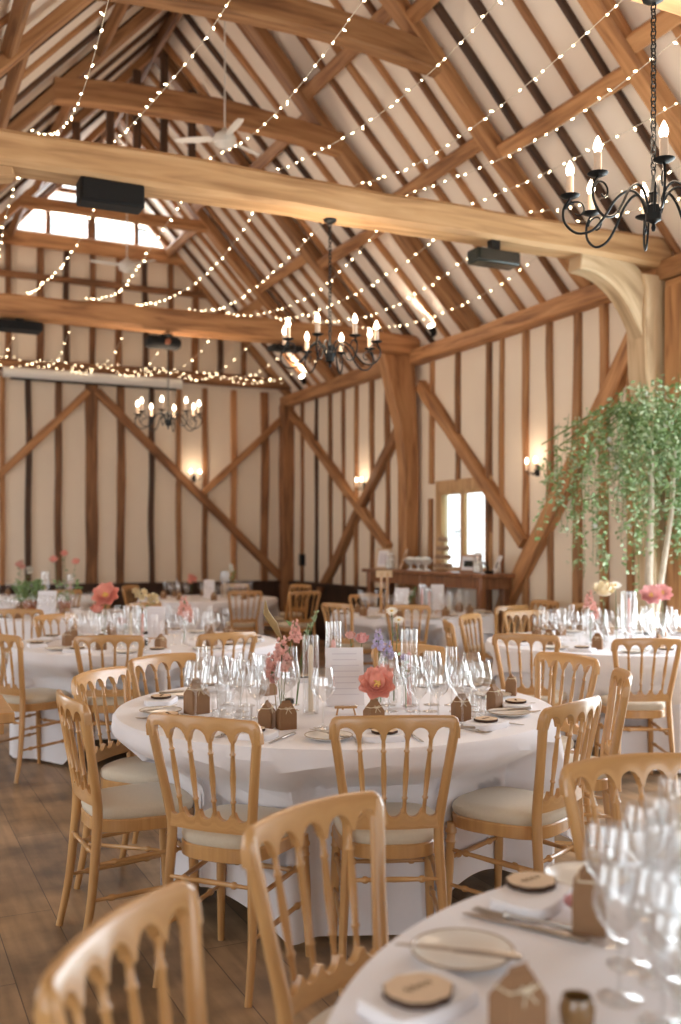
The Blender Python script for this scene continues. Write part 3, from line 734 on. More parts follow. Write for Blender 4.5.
def favour():
    rt = thing('kraft_favour_box','x','favour box')
    w, d, h, hp = .033, .024, .062, .095
    mb = MB(); b = len(mb.v)
    mb.v += [V(p) for p in ((-w,-d,0),(w,-d,0),(w,d,0),(-w,d,0),(-w,-d,h),(w,-d,h),(w,d,h),(-w,d,h),(-w*.62,-.003,hp),(w*.62,-.003,hp),(w*.62,.003,hp),(-w*.62,.003,hp))]
    for q in ((0,3,2,1),(0,1,5,4),(1,2,6,5),(2,3,7,6),(3,0,4,7),(4,5,9,8),(6,7,11,10),(8,9,10,11),(5,6,10,9),(7,4,8,11)): mb.face([b+i for i in q], None, False)
    mb.build('box_body', M['kraft'], rt)
    mb = MB(); b = len(mb.v); mb.v += [V(p) for p in ((-w*.6,-.0015,hp-.004),(w*.6,-.0015,hp-.004),(w*.5,.0,hp+.010),(-w*.5,.0,hp+.010),(-w*.6,.0025,hp-.004),(w*.6,.0025,hp-.004))]
    for q in ((0,1,2,3),(5,4,3,2),(1,5,2),(4,0,3)): mb.face([b+i for i in q], None, False)
    mb.build('box_ridge', M['kraft_d'], rt)
    mb = MB(); z = .077
    loop = [(-w*.85,-.0165,z),(w*.85,-.0165,z),(w*.85,.0165,z),(-w*.85,.0165,z),(-w*.85,-.0165,z)]; mb.tube(loop, .0013, 5)
    for sx in (-1, 1):
        mb.tube([(0,-.018,z),(sx*.010,-.0205,z+.007),(sx*.016,-.0215,z+.001),(sx*.008,-.0195,z-.003),(0,-.018,z)], .0011, 5); mb.tube([(0,-.018,z),(sx*.006,-.022,z-.010),(sx*.012,-.026,z-.018)], .0011, 5)
    mb.build('twine_bow', M['twine'], rt); return Once(rt)
favourb = favour()

def pol(c, r, deg): a = math.radians(deg); return (c[0]+r*math.cos(a), c[1]+r*math.sin(a))
def setting(key, deg, what, R0=None, idx=0):
    """one guest's place; deg = direction of the seat from the table centre"""
    c = T[key]; nm_ = TN[key]; a = math.radians(deg)+PI/2
    far = key not in ('main', 'near')
    def at(r, dd, z=0): x, y = pol(c, r, deg+dd); return (x, y, TZ+z+.0005)
    if 'n' in what: napkin.put(at(.76,0), a, 'folded white napkin under a wood slice on '+nm_, 'folded napkins')
    if 's' in what: wslice.put(at(.76,0,.0235), a, 'round wood slice name card with dark bark rim on '+nm_, 'wood slice name cards')
    if 'p' in what: plate.put(at(.74,-15), a, 'pale side plate with brown rim on '+nm_, 'side plates')
    if 'k' in what: knife.put(at(.74,-15,.018), a+.5, 'butter knife lying across a side plate on '+nm_, 'table knives')
    if 'f' in what:
        fork.put(at(.76,-8), a+PI, 'steel fork beside the napkin on '+nm_, 'table forks'); knife.put(at(.76,8.5), a+PI, 'steel knife beside the napkin on '+nm_, 'table knives')
    if 'b' in what: favourb.put(at(.57,4), a+.5+.4*math.sin(deg), 'brown kraft favour box tied with twine on '+nm_, 'kraft favour boxes')
def glasses(key, deg, kinds, r=.50, detailed=False):
    c = T[key]; G_ = GD if detailed else GF; nm_ = TN[key]
    for i, k in enumerate(kinds):
        dd = (i-(len(kinds)-1)/2)*9.5; x, y = pol(c, r+(.05 if i % 2 else -.02), deg+dd)
        if k == 't': tb.put((x, y, TZ+.0005), 0, 'short clear water tumbler on '+nm_, 'water tumblers on '+nm_)
        else: 
            kk = {'w':'wine','s':'white','f':'flute'}[k]; G_[kk].put((x, y, TZ+.0005), 0, GN[kk][1]+' on '+nm_, GN[kk][0].replace('_',' ')+'s on '+nm_)
# ---- flowers
def petal_flower(mb, c, r, layers=3, n=7, tilt0=.15, seed=0, axis=(0,0,1), cup=.5, inc=.42):
    rr = random.Random(seed); c = V(c); q = V((0,0,1)).rotation_difference(V(axis).normalized())
    for l in range(layers):
        k = 1-l/layers*.55; tl = tilt0 + l*inc
        for i in range(n):
            a = 2*PI*(i+l*.5)/n+rr.uniform(-.1,.1); b = len(mb.v); U = 5; W = 4
            for u in range(U+1):
                t = u/U; wid = math.sin(PI*(.12+.80*t)**.9)*.42*k*r; rad = t*r*k*math.cos(tl*t*1.2); z = t*r*k*math.sin(tl*t*1.2+.05)+cup*r*.5*t*t
                for w_ in range(W+1):
                    s = (w_/W*2-1); p = V((rad*math.cos(a)-s*wid*math.sin(a), rad*math.sin(a)+s*wid*math.cos(a), z+.10*r*s*s+rr.uniform(-.02,.02)*r))
                    mb.v.append(c+q@p)
            for u in range(U):
                for w_ in range(W): mb.face((b+u*(W+1)+w_, b+u*(W+1)+w_+1, b+(u+1)*(W+1)+w_+1, b+(u+1)*(W+1)+w_))
def lf(mb, p, d, L, w, rr):
    d = V(d).normalized(); a = d.cross(V((rr.uniform(-1,1), rr.uniform(-1,1), rr.uniform(-1,1)))).normalized(); n = d.cross(a)
    b = len(mb.v); p = V(p)
    mb.v += [p, p+d*L*.45+a*w+n*w*.3, p+d*L, p+d*L*.45-a*w+n*w*.3, p+d*L*.5]
    mb.face((b,b+1,b+4)); mb.face((b+1,b+2,b+4)); mb.face((b+2,b+3,b+4)); mb.face((b+3,b,b+4))
def bottle(loc, h, label, r=.02, group='bud vases'):
    mb = MB(); mb.lathe([(.001,.003),(r*.9,.003),(r,.008),(r,h*.5),(r*.9,h*.58),(r*.42,h*.72),(r*.40,h*.93),(r*.5,h),(r*.34,h),(r*.34,h*.73),(r*.8,h*.56),(r*.9,h*.5),(r*.9,.01),(.001,.007)], 20)
    return tag(link('bud_vase', mb.mesh('bud_vase', M['glass']), None, loc), label, 'vase', group)
def stemmed(name, loc, label, cat, heads, stemh, group=None, leaves=0, seed=0, vase=.10):
    """heads: list of (kind, dx, dy, dz, r, material)"""
    t = thing(name, label, cat, loc, 0, group); rr = random.Random(seed)
    ms = MB()
    for h in heads:
        ms.tube([(h[1]*.05, h[2]*.05, .012), (h[1]*.3, h[2]*.3, h[3]*.5), (h[1], h[2], h[3])], [.0022,.0018,.0016], 6)
    ms.build('stem', M['stem'], t)
    if leaves:
        ml = MB()
        for i in range(leaves):
            h = rr.choice(heads); f = rr.uniform(.55,.95); lf(ml, (h[1]*f, h[2]*f, h[3]*f), (rr.uniform(-1,1), rr.uniform(-1,1), rr.uniform(-.1,.7)), rr.uniform(.025,.05), .008, rr)
        ml.build('leaves', M['leaf'], t)
    for j, (kind, dx, dy, dz, r, m) in enumerate(heads):
        mb = MB()
        if kind == 'peony':
            petal_flower(mb, (dx,dy,dz), r, 4, 8, .10, seed+j, (-.38,-.72,.58), .12, .17); o = mb.build('blossom', M[m], t)
            mb = MB(); q = V((0,0,1)).rotation_difference(V((-.38,-.72,.58)).normalized())
            for k in range(26): 
                a = rr.uniform(0,2*PI); d = rr.uniform(0,.20)*r; mb.ball(V((dx,dy,dz))+q@V((d*math.cos(a), d*math.sin(a), r*.16+rr.uniform(0,.10)*r)), r*.055, 5, 3)
            mb.build('stamens', M['yellow'], o)
        elif kind == 'rose': petal_flower(mb, (dx,dy,dz), r, 5, 7, .25, seed+j, (-.2,-.4,.9), .8); mb.build('blossom', M[m], t)
        elif kind == 'daisy':
            ax = (-.3,-.5,.8); q = V((0,0,1)).rotation_difference(V(ax).normalized())
            for k in range(14):
                a = 2*PI*k/14; b = len(mb.v)
                for u, w in ((.25,.06),(.7,.14),(1,.05)):
                    for s in (-1,1): mb.v.append(V((dx,dy,dz))+q@V((u*r*math.cos(a)-s*w*r*math.sin(a), u*r*math.sin(a)+s*w*r*math.cos(a), .04*r)))
                mb.face((b,b+1,b+3,b+2)); mb.face((b+2,b+3,b+5,b+4))
            o = mb.build('blossom', M[m], t); mb = MB(); mb.ball(V((dx,dy,dz))+q@V((0,0,.05*r)), r*.28, 10, 6, (1,1,.6)); mb.build('flower_centre', M['yellow'], o)
        elif kind == 'spike':      # stock / snapdragon: florets up the stem
            for k in range(16):
                f = k/15; a = k*2.4; z = dz-r*2.6*f; rad = r*(.30+.55*f)*.6
                petal_flower(mb, (dx+rad*math.cos(a), dy+rad*math.sin(a), z), r*(.28+.34*f), 2, 5, .3, seed+k, (math.cos(a), math.sin(a), .6))
            mb.build('blossom', M[m], t)
        elif kind == 'grass':
            for k in range(60):
                a = rr.uniform(0,2*PI); f = rr.uniform(0,1); lf(mb, (dx*(1-.3*f), dy, dz-f*.07), (math.cos(a), math.sin(a), .8), .018, .003, rr)
            mb.build('seed_head', M[m], t)
        elif kind == 'puff':
            for k in range(9): petal_flower(mb, (dx+rr.uniform(-.6,.6)*r, dy+rr.uniform(-.6,.6)*r, dz+rr.uniform(-.6,.6)*r), r*.55, 2, 6, .4, seed+k, (rr.uniform(-1,1), -1, rr.uniform(-.3,1)))
            mb.build('blossom', M[m], t)
    return t
def cylinder(loc, r, h, label, candle=None, ch=.2):
    mb = MB(); mb.lathe([(.001,.004),(r*.96,.004),(r,.01),(r,h),(r-.002,h),(r-.002,.012),(.001,.010)], 28)
    tag(link('cylinder_vase', mb.mesh('cylinder_vase', M['glass']), None, loc), label, 'vase', 'tall glass cylinder vases')
    if candle:
        t = thing('taper_candle', ('pink' if candle == 'wax_p' else 'cream')+' candle in '+label.replace('cylinder vase','glass'), 'candle', (loc[0], loc[1], loc[2]+.0125), 0, 'taper candles')
        mb = MB(); mb.lathe([(.001,0),(.0105,0),(.0095,ch-.01),(.004,ch),(.0008,ch+.001)], 14); mb.build('wax', M[candle], t)
        mb = MB(); mb.tube([(0,0,ch),(.001,0,ch+.012)], .0009, 5); mb.build('wick', M['ink'], t)
def sign(loc, rz, w, h, label, name='menu_card', easel=True, lines=8):
    t = thing(name, label, 'sign', loc, rz)
    ba = .22; z0 = .035 if easel else .004
    def pt(x, s, o=0): return V((x, s*math.sin(ba)+o*math.cos(ba), z0+s*math.cos(ba)-o*math.sin(ba)))
    mb = MB(); b = len(mb.v); mb.v += [pt(-w/2,0), pt(w/2,0), pt(w/2,h), pt(-w/2,h), pt(-w/2,0,.003), pt(w/2,0,.003), pt(w/2,h,.003), pt(-w/2,h,.003)]
    for q in ((0,1,2,3),(5,4,7,6),(4,5,1,0),(3,2,6,7),(1,5,6,2),(4,0,3,7)): mb.face([b+i for i in q], None, False)
    mb.build('card', M['paper'], t)
    if lines:
        M.setdefault('faint', plain('faint_grey_print', (.68,.66,.72), .8)); rr = random.Random(int(w*1000)); mb = MB()
        for i in range(lines):
            s = h*(.88-i*.8/lines); ww = w*rr.uniform(.22,.40); b = len(mb.v)
            for x, ds in ((-ww,0),(ww,0),(ww,.004),(-ww,.004)): mb.v.append(pt(x, s+ds, -.0012))
            mb.face((b,b+1,b+2,b+3), None, False)
        mb.build('print', M['faint'], t)
    if easel:
        mb = MB()
        for sx in (-1,1): mb.tube([(sx*.038,-.026,0),(sx*.030,-.012,.034)], .004, 6)
        mb.tube([(0,.115,0),(0,.048,.18)], .004, 6); mb.box((-.045,-.022,.026),(.045,.0,.034)); mb.build('easel', M['beech'], t)
    return t
def mill(loc, m, label):
    t = thing('pepper_mill' if m == 'pepper' else 'salt_mill', label, 'mill', loc)
    mb = MB(); mb.lathe([(.001,0),(.019,0),(.019,.05),(.016,.058),(.016,.075),(.02,.08),(.02,.1),(.001,.102)], 16); mb.build('glass_body', M['glass'], t)
    mb = MB(); mb.lathe([(.001,.003),(.0165,.003),(.0165,.042),(.001,.044)], 14); mb.build('filling', M[m], t)
    mb = MB(); mb.lathe([(.001,.081),(.0185,.081),(.0185,.099),(.001,.101)], 14); mb.build('grinder_head', M['blackbox'] if m == 'pepper' else M['china'], t)

# camera-frame helper for laying out: lateral / depth measured along the room's viewing axis
def W(lat, d, z=TZ+.0005): return (d*.4267+lat*.9044, d*.9044-lat*.4267, z)

# ---- central table
for dg, wh in ((186,'nspkf'),(150,'nspk'),(118,'nsp'),(222,'nsbf'),(258,'nspkf'),(293,'nsfk'),(330,'nspkf'),(8,'nspk'),(42,'nsp'),(78,'ns')): setting('main', dg, wh)
for i, (la, d, rz) in enumerate([(-.585,4.05,.3),(-.275,3.72,.9),(.125,3.74,.2),(.47,3.88,-.2),(.64,4.15,.5),(.78,4.55,.9),(-.33,4.55,.4)]):
    favourb.put(W(la, d), rz, 'kraft favour box '+['left of the left glasses','before the pink snapdragons','below the coral peony','in front of the right-hand glasses','at the right rim by the stacked plates','behind the right-hand glasses','behind the left-hand glasses'][i]+' on the central table', 'kraft favour boxes', 1.3 if i == 0 else None)
rg = random.Random(11)
spots = []
for (la0, d0, nx, ny) in ((-.40,4.02,5,4), (.38,4.02,5,4)):
    for a in range(nx):
        for b_ in range(ny):
            la = la0+(a-(nx-1)/2)*.092+rg.uniform(-.012,.012); d = d0+(b_-(ny-1)/2)*.155+rg.uniform(-.02,.02)
            if (a in (0, nx-1) and b_ in (0,)) : continue
            spots.append((la, d))
for i, (la, d) in enumerate(spots):
    k = ['wine','white','flute','wine','white'][i % 5]; side = 'left' if la < 0 else 'right'
    GD[k].put(W(la, d), 0, GN[k][1]+' in the '+side+' cluster on the central table', GN[k][0].replace('_',' ')+'s, '+side+' cluster on the central table', 1.08)
GD['wine'].put(W(-.065, 3.72), 0, 'large wine glass standing alone before the white menu card on the central table')
for la, d in ((-.46,3.98),(-.50,4.25),(-.36,3.68),(.54,3.92)): tb.put(W(la, d), 0, 'short clear water tumbler on the central table', 'water tumblers on the central table')
bottle(W(-.235,3.98), .13, 'bud vase holding the pink snapdragons on the central table')
stemmed('snapdragon_stems', W(-.235,3.98), 'pink snapdragon spikes with a yellow lily bud on the central table', 'flowers', [('spike',.0,.0,.31,.045,'blush'),('spike',-.035,.02,.25,.04,'blush'),('spike',.05,-.02,.38,.03,'blush')], .3, leaves=10, seed=5)
stemmed('fern_sprig', W(-.19,4.2), 'feathery green fern tip above the snapdragons', 'foliage', [('grass',.10,.0,.40,.03,'leaf2'),('grass',.06,.0,.34,.03,'leaf2')], .3, seed=6)
t = thing('calla_leaf', 'curled yellow-green calla bloom rising left of the snapdragons', 'flower', W(-.26,4.05))
mb = MB(); mb.tube([(0,0,.01),(-.02,0,.2),(.02,0,.30),(-.01,0,.36),(-.045,0,.41),(-.05,0,.46)], [.002,.002,.006,.016,.014,.002], 8, .5); mb.build('bloom', plain('ochre_bloom', (.30,.20,.075), .6, var=.2), t)
cylinder(W(-.12,4.02), .033, .32, 'the tall cylinder vase right of the snapdragons', 'wax_y', .27)
cylinder(W(-.03,4.22), .035, .36, 'the tall cylinder vase behind the menu card', 'wax_p', .27)
mill(W(-.195,3.80), 'pepper', 'small pepper mill with black peppercorns between favour box and cylinder vase')
sign(W(.02,4.03), -.35, .155, .235, 'white menu card on a small wooden easel at the middle of the central table')
bottle(W(.125,3.86), .12, 'bud vase under the coral peony on the central table')
stemmed('coral_peony', W(.125,3.86), 'open coral peony with yellow centre on the central table', 'flower', [('peony',.0,-.035,.145,.074,'coral')], .2, leaves=6, seed=2)
stemmed('pink_rose_stem', W(.14,3.95), 'small pink second peony partly behind the coral one', 'flower', [('rose',.035,0,.155,.045,'coral')], .2, seed=21)
bottle(W(.06,4.22), .14, 'bud vase holding the pink roses behind the menu card')
stemmed('pink_roses', W(.06,4.22), 'two small pink roses peeping above the menu card', 'flowers', [('rose',.035,0,.27,.034,'pink'),('rose',-.02,.0,.29,.026,'blush')], .3, leaves=6, seed=8)
bottle(W(.17,4.25), .14, 'bud vase holding lilac delphiniums on the central table')
stemmed('lilac_delphinium', W(.17,4.25), 'lilac delphinium stems at the middle of the central table', 'flowers', [('spike',-.01,0,.32,.03,'lilac'),('spike',.04,0,.27,.026,'lilac')], .3, leaves=4, seed=9)
bottle(W(.23,4.3), .15, 'bud vase holding the white daisies on the central table')
stemmed('daisy_stems', W(.23,4.3), 'two tall white daisies with yellow centres on the central table', 'flowers', [('daisy',-.01,0,.40,.028,'whitef'),('daisy',.025,.0,.36,.026,'whitef')], .4, leaves=3, seed=10)
cylinder(W(.29,4.2), .036, .33, 'the tall cylinder vase beside the daisies', 'wax_p', .22)
stemmed('blue_scabious', W(.27,4.1), 'small pale blue blossom low among the right-hand glasses', 'flower', [('rose',-.005,0,.21,.022,'lilac')], .2, leaves=5, seed=12)

# ---- foreground table (lower right)
plate.put(W(.202,1.65), .4, 'cream side plate with brown rim at the left edge of the foreground table', 'side plates')
knife.put(W(.19,1.625,TZ+.019), .86, 'knife lying across the side plate on the foreground table', 'table knives')
napkin.put(W(.365,1.90), .55, 'folded white napkin under a wood slice near the far rim of the foreground table', 'folded napkins')
wslice.put(W(.372,1.94,TZ+.0235), .2, 'wood slice name card on the napkin near the far rim of the foreground table', 'wood slice name cards', 1.08)
knife.put(W(.325,1.775), .55, 'steel knife in front of the napkin, left of the pair, on the foreground table', 'table knives', 1.15)
fork.put(W(.345,1.80), .60, 'steel fork in front of the napkin on the foreground table', 'table forks', 1.15)
favourb.put(W(.445,1.78), .86, 'narrow-side kraft favour box beside the glasses on the foreground table', 'kraft favour boxes', 1.2)
favourb.put(W(.245,1.375), .1, 'kraft favour box nearest the camera, cut by the bottom edge', 'kraft favour boxes', 1.0)
napkin.put(W(.115,1.475), .3, 'folded napkin at the bottom edge of the foreground table', 'folded napkins')
wslice.put(W(.115,1.465,TZ+.0235), .2, 'wood slice name card at the very bottom of the picture', 'wood slice name cards', 1.15)
plate.put(W(.50,2.02), .4, 'side plate at the far rim of the foreground table behind the favour box', 'side plates')
t = thing('amber_tea_light_holder', 'dark amber glass tea light holder at the bottom edge by the glasses', 'candle holder', W(.335,1.41))
mb = MB(); mb.lathe([(.001,0),(.018,0),(.024,.008),(.026,.03),(.021,.046),(.019,.046),(.023,.03),(.001,.01)], 20); mb.build('glass_cup', M['amber'], t)
nr = [(.47,1.62,'wine'),(.55,1.72,'flute'),(.53,1.50,'white'),(.62,1.60,'wine'),(.46,1.42,'wine'),(.58,1.38,'flute'),(.68,1.75,'white'),(.72,1.48,'wine'),(.66,1.30,'white'),(.52,1.26,'wine'),(.50,1.56,'flute'),(.57,1.60,'wine'),(.50,1.42,'flute'),(.61,1.46,'wine'),(.66,1.54,'flute'),(.42,1.50,'white'),(.56,1.84,'white'),(.70,1.64,'wine'),(.47,1.36,'wine'),(.60,1.30,'flute'),(.46,1.72,'white'),(.80,1.62,'flute'),(.76,1.86,'wine'),(.44,1.30,'white'),(.62,1.86,'flute')]
for la, d, k in nr: GD[k].put(W(la, d), 0, GN[k][1]+' in the blurred cluster on the foreground table', GN[k][0].replace('_',' ')+'s on the foreground table')
stemmed('pink_petals', W(.43,1.86), 'tiny pink petal lying by the napkin on the foreground table', 'petal', [('rose',0,0,.012,.016,'pink')], .01, seed=31)

# ---- other tables
def ring_table(key, n, ph, det=False, kinds='wfs', what='nspb', skip=()):
    for i in range(n):
        dg = ph+i*360/n
        if i in skip: continue
        setting(key, dg, what); glasses(key, dg, kinds, .50, det)
for q in range(6): glasses('pink', q*60+20, 'wfw', .33)
for q in range(5): glasses('peony', q*72+10, 'wfs', .33)
for q in range(5): glasses('pot', q*72+40, 'ww', .33)
for q in range(4): glasses('bar', q*90+40, 'wf', .33)
ring_table('pink', 9, 12, kinds='wfsw'); ring_table('peony', 9, 20, kinds='wfs')
ring_table('bar', 8, 0, kinds='wfs'); ring_table('pot', 8, 10, kinds='wws'); ring_table('far', 8, 30, kinds='wfs', what='b'); ring_table('last', 7, 5, kinds='ww', what='b')
def TP(key, la, d): x, y = T[key][:2]; return (x+la*.9044+d*.4267, y-la*.4267+d*.9044, TZ+.0005)
# pink table
for la, d, h in ((-.20,-.1,.14),(-.10,-.05,.14),(.22,-.05,.13),(.31,0,.13)): bottle(TP('pink',la,d), h, 'bud vase on the right-hand table with pink and cream flowers', group='bud vases on the right-hand table')
stemmed('blush_stocks', TP('pink',-.22,-.1), 'blush stock spikes left of the cream rose on the right-hand table', 'flowers', [('spike',-.01,0,.36,.045,'blush'),('spike',.03,0,.28,.04,'blush')], .3, leaves=10, seed=41)
stemmed('cream_rose', TP('pink',-.11,-.05), 'big cream rose head on the right-hand table', 'flower', [('rose',-.01,0,.33,.085,'creamf')], .3, leaves=6, seed=42)
stemmed('white_daisy', TP('pink',-.01,.0), 'single small white daisy standing right of the cream rose', 'flower', [('daisy',-.01,0,.40,.045,'whitef')], .4, seed=43)
stemmed('pink_peony', TP('pink',.22,-.05), 'bright pink peony, left of the pair on the right-hand table', 'flower', [('peony',-.005,0,.325,.085,'pink')], .3, seed=44)
stemmed('pink_peony', TP('pink',.32,0), 'bright pink peony, right of the pair on the right-hand table', 'flower', [('peony',-.01,0,.34,.075,'pink')], .3, seed=45)
cylinder(TP('pink',.05,-.1), .055, .36, 'the wide cylinder vase in the middle of the right-hand table', 'wax_p', .30)
cylinder(TP('pink',.0,-.25), .04, .22, 'the short cylinder vase in the middle of the right-hand table')
mill(TP('pink',-.04,-.35), 'salt', 'salt mill on the right-hand table'); mill(TP('pink',.09,-.35), 'pepper', 'dark pepper mill on the right-hand table')
# peony table
bottle(TP('peony',-.27,-.15), .15, 'bud vase under the tall coral peony on the left middle table'); bottle(TP('peony',-.05,.1), .14, 'bud vase with the yellow flowers on the left middle table'); bottle(TP('peony',.27,-.1), .14, 'bud vase with blush stocks on the left middle table')
stemmed('coral_peony', TP('peony',-.27,-.15), 'tall coral peony on the left middle table', 'flower', [('peony',.01,0,.33,.10,'coral'),('rose',-.05,0,.22,.05,'coral')], .3, leaves=4, seed=51)
stemmed('yellow_blooms', TP('peony',-.05,.1), 'soft yellow blooms on the left middle table', 'flowers', [('puff',-.03,0,.33,.05,'creamf'),('puff',.06,0,.30,.04,'creamf'),('rose',-.18,-.1,.13,.04,'blush')], .3, leaves=8, seed=52)
stemmed('blush_stocks', TP('peony',.27,-.1), 'blush stock spikes right of the white card on the left middle table', 'flowers', [('spike',0,0,.32,.05,'blush'),('spike',.04,.02,.26,.04,'blush')], .3, leaves=6, seed=53)
cylinder(TP('peony',-.10,-.1), .055, .26, 'the cylinder vase beside the yellow blooms on the left middle table', 'wax_y', .2); cylinder(TP('peony',.0,-.2), .04, .24, 'the cylinder vase left of the white card on the left middle table', 'wax_p', .2)
sign(TP('peony',.06,-.05), -.4, .13, .22, 'white menu card on the left middle table')
mill(TP('peony',.04,-.3), 'pepper', 'pepper mill in front of the white card on the left middle table')
# bar table
sign(TP('bar',-.13,-.1), -.9, .15, .23, 'slanted white menu card on the table before the bar'); sign(TP('bar',.26,0), -.3, .13, .26, 'upright white card on the table before the bar')
t = thing('table_number_post', 'pale wooden table number post on the table before the bar', 'sign', TP('bar',-.28,.1))
mb = MB(); mb.box((-.05,-.03,0),(.05,.03,.012)); mb.box((-.045,-.008,.01),(-.025,.008,.40)); mb.box((.025,-.008,.01),(.045,.008,.40)); mb.build('post', M['beech'], t)
mb = MB(); mb.box((-.09,-.007,.36),(.09,.007,.43)); mb.build('number_board', M['oak_p'], t)
stemmed('eucalyptus_sprigs', TP('bar',-.02,0), 'loose green sprigs with white buds on the table before the bar', 'foliage', [('grass',-.06,0,.24,.03,'leaf'),('grass',.05,0,.26,.03,'leaf'),('puff',.0,0,.2,.03,'whitef')], .2, leaves=60, seed=61)
for i, (la, h, m) in enumerate([(.09,.30,'wax_p'),(.16,.26,'wax_p'),(.36,.22,'wax_y')]): cylinder(TP('bar',la,-.05), .04, h, ['the left','the middle','the right'][i]+' cylinder vase on the table before the bar', m, h*.8)
# pot table
def potted(loc, label, seed, leafy, r=.07):
    t = thing('potted_plant', label, 'plant', loc); mb = MB(); mb.lathe([(.001,0),(r*.7,0),(r,.11),(r*1.1,.11),(r*1.1,.14),(r*.95,.14),(r*.9,.12),(.001,.12)], 20); mb.build('pot', M['terra'], t)
    rr = random.Random(seed); mb = MB()
    for i in range(leafy):
        a = rr.uniform(0,2*PI); e = rr.uniform(0,1); q = rr.uniform(0,.13); lf(mb, (q*math.cos(a), q*math.sin(a), .12+e*.2), (math.cos(a), math.sin(a), rr.uniform(0,1)), .06, .018, rr)
    mb.build('foliage', M['leaf'], t); return t
potted(TP('pot',-.12,0), 'terracotta pot of bushy green leaves at the far left', 3, 170)
t = potted(TP('pot',.25,-.1), 'terracotta pot with tall coral poppies on the far left table', 4, 24, .06)
stemmed('coral_poppies', TP('pot',.25,-.1), 'tall loose coral poppies rising above the terracotta pot', 'flowers', [('rose',-.10,0,.52,.05,'coral'),('rose',.0,0,.58,.045,'coral'),('rose',.11,0,.50,.045,'coral')], .5, leaves=10, seed=71)
sign(TP('pot',.10,-.2), -.4, .18, .24, 'white card between the two pots on the far left table', easel=False)
# far + last tables
sign(TP('far',.02,-.1), -.4, .14, .24, 'white card in the middle of the far centre table', easel=False)
stemmed('coral_rose', TP('far',-.2,-.1), 'small coral bloom left of the white card on the far centre table', 'flower', [('puff',0,0,.25,.07,'coral')], .2, seed=81)
stemmed('green_and_white_sprig', TP('far',.3,0), 'white bloom and green sprig above the far centre table', 'flowers', [('puff',0,0,.40,.05,'whitef'),('grass',.05,0,.36,.03,'leaf')], .4, leaves=20, seed=82)
cylinder(TP('far',.2,.1), .06, .34, 'the cylinder vase on the far centre table', 'wax_y', .2)
cylinder(TP('last',.2,.0), .06, .34, 'the left cylinder vase on the farthest left table', 'wax_y', .22); cylinder(TP('last',.5,.1), .05, .3, 'the right cylinder vase on the farthest left table', 'wax_p', .2)
stemmed('cottage_flowers', TP('last',-.1,-.1), 'airy white and pink stems on the farthest left table', 'flowers', [('puff',0,0,.42,.06,'blush'),('puff',.12,0,.36,.05,'whitef')], .4, leaves=14, seed=83)

# ------------------------------------------------------------------ long bar table by the right wall
t = thing('long_bar_table', 'long high dark wooden bar table under the window along the right wall', 'table', (0,0,0))
mb = MB(); mb.box((5.70,8.66,1.09),(6.15,11.45,1.135)); o = mb.build('table_top', M['bar'], t); bv = o.modifiers.new('b','BEVEL'); bv.width = .01; bv.segments = 2
mb = MB(); mb.box((5.74,8.72,.97),(5.77,11.39,1.09)); mb.box((6.07,8.72,.97),(6.10,11.39,1.09)); mb.box((5.77,8.72,.97),(6.07,8.75,1.09)); mb.box((5.77,11.36,.97),(6.07,11.39,1.09)); mb.build('apron', M['bar'], t)
for x in (5.77, 6.06):
    for y in (8.78, 10.05, 11.33):
        mb = MB(); mb.beam((x,y,0),(x,y,1.09), .085, .085, (0,1,0), 4, 0, 1); mb.build('leg', M['bar'], t)
mb = MB(); mb.box((5.75,8.78,.2),(5.79,11.35,.26)); mb.build('foot_rail', M['bar'], t)
BZ = 1.1355
def photo(loc, rz, w, h, label, lean=.25, m='oak_p'):
    t = thing('photo_frame', label, 'photo frame', loc, rz, 'photo frames on the bar')
    def pt(x, s, o=0): return V((x, s*math.sin(lean)+o*math.cos(lean), s*math.cos(lean)-o*math.sin(lean)))
    def sl(x0,x1,s0,s1,o0,o1,mm,nn):
        mb = MB(); b = 0; mb.v += [pt(x0,s0,o0),pt(x1,s0,o0),pt(x1,s1,o0),pt(x0,s1,o0),pt(x0,s0,o1),pt(x1,s0,o1),pt(x1,s1,o1),pt(x0,s1,o1)]
        for q in ((0,1,2,3),(5,4,7,6),(4,5,1,0),(3,2,6,7),(1,5,6,2),(4,0,3,7)): mb.face(list(q), None, False)
        mb.build(nn, M[mm], t)
    sl(-w/2,-w/2+.02,0,h,-.01,.006,m,'frame'); sl(w/2-.02,w/2,0,h,-.01,.006,m,'frame'); sl(-w/2+.02,w/2-.02,h-.02,h,-.01,.006,m,'frame'); sl(-w/2+.02,w/2-.02,0,.02,-.01,.006,m,'frame')
    sl(-w/2+.02,w/2-.02,.02,h-.02,-.002,.004,'paper','print'); sl(-w/2+.05,w/2-.05,.06,h-.07,-.004,-.002,'grey' if m != 'oak_p' else 'faint','picture')
    mb = MB(); mb.box((-.01,h*.30,0),(.01,h*.31+.01,h*.5)) ; mb.build('strut', M[m], t)
photo((5.84,11.15,BZ), -1.0, .2, .26, 'dark picture in a pale frame at the left end of the bar')
photo((5.86,10.72,BZ), -2.0, .2, .27, 'wooden frame leaning beside the glass jar on the bar', .35, 'beech')
photo((5.92,9.24,BZ), -1.1, .26, .2, 'wide framed picture under the window on the bar', .2, 'oak')
photo((5.95,8.82,BZ), -1.9, .14, .2, 'small pale card leaning near the right end of the bar', .4, 'white')
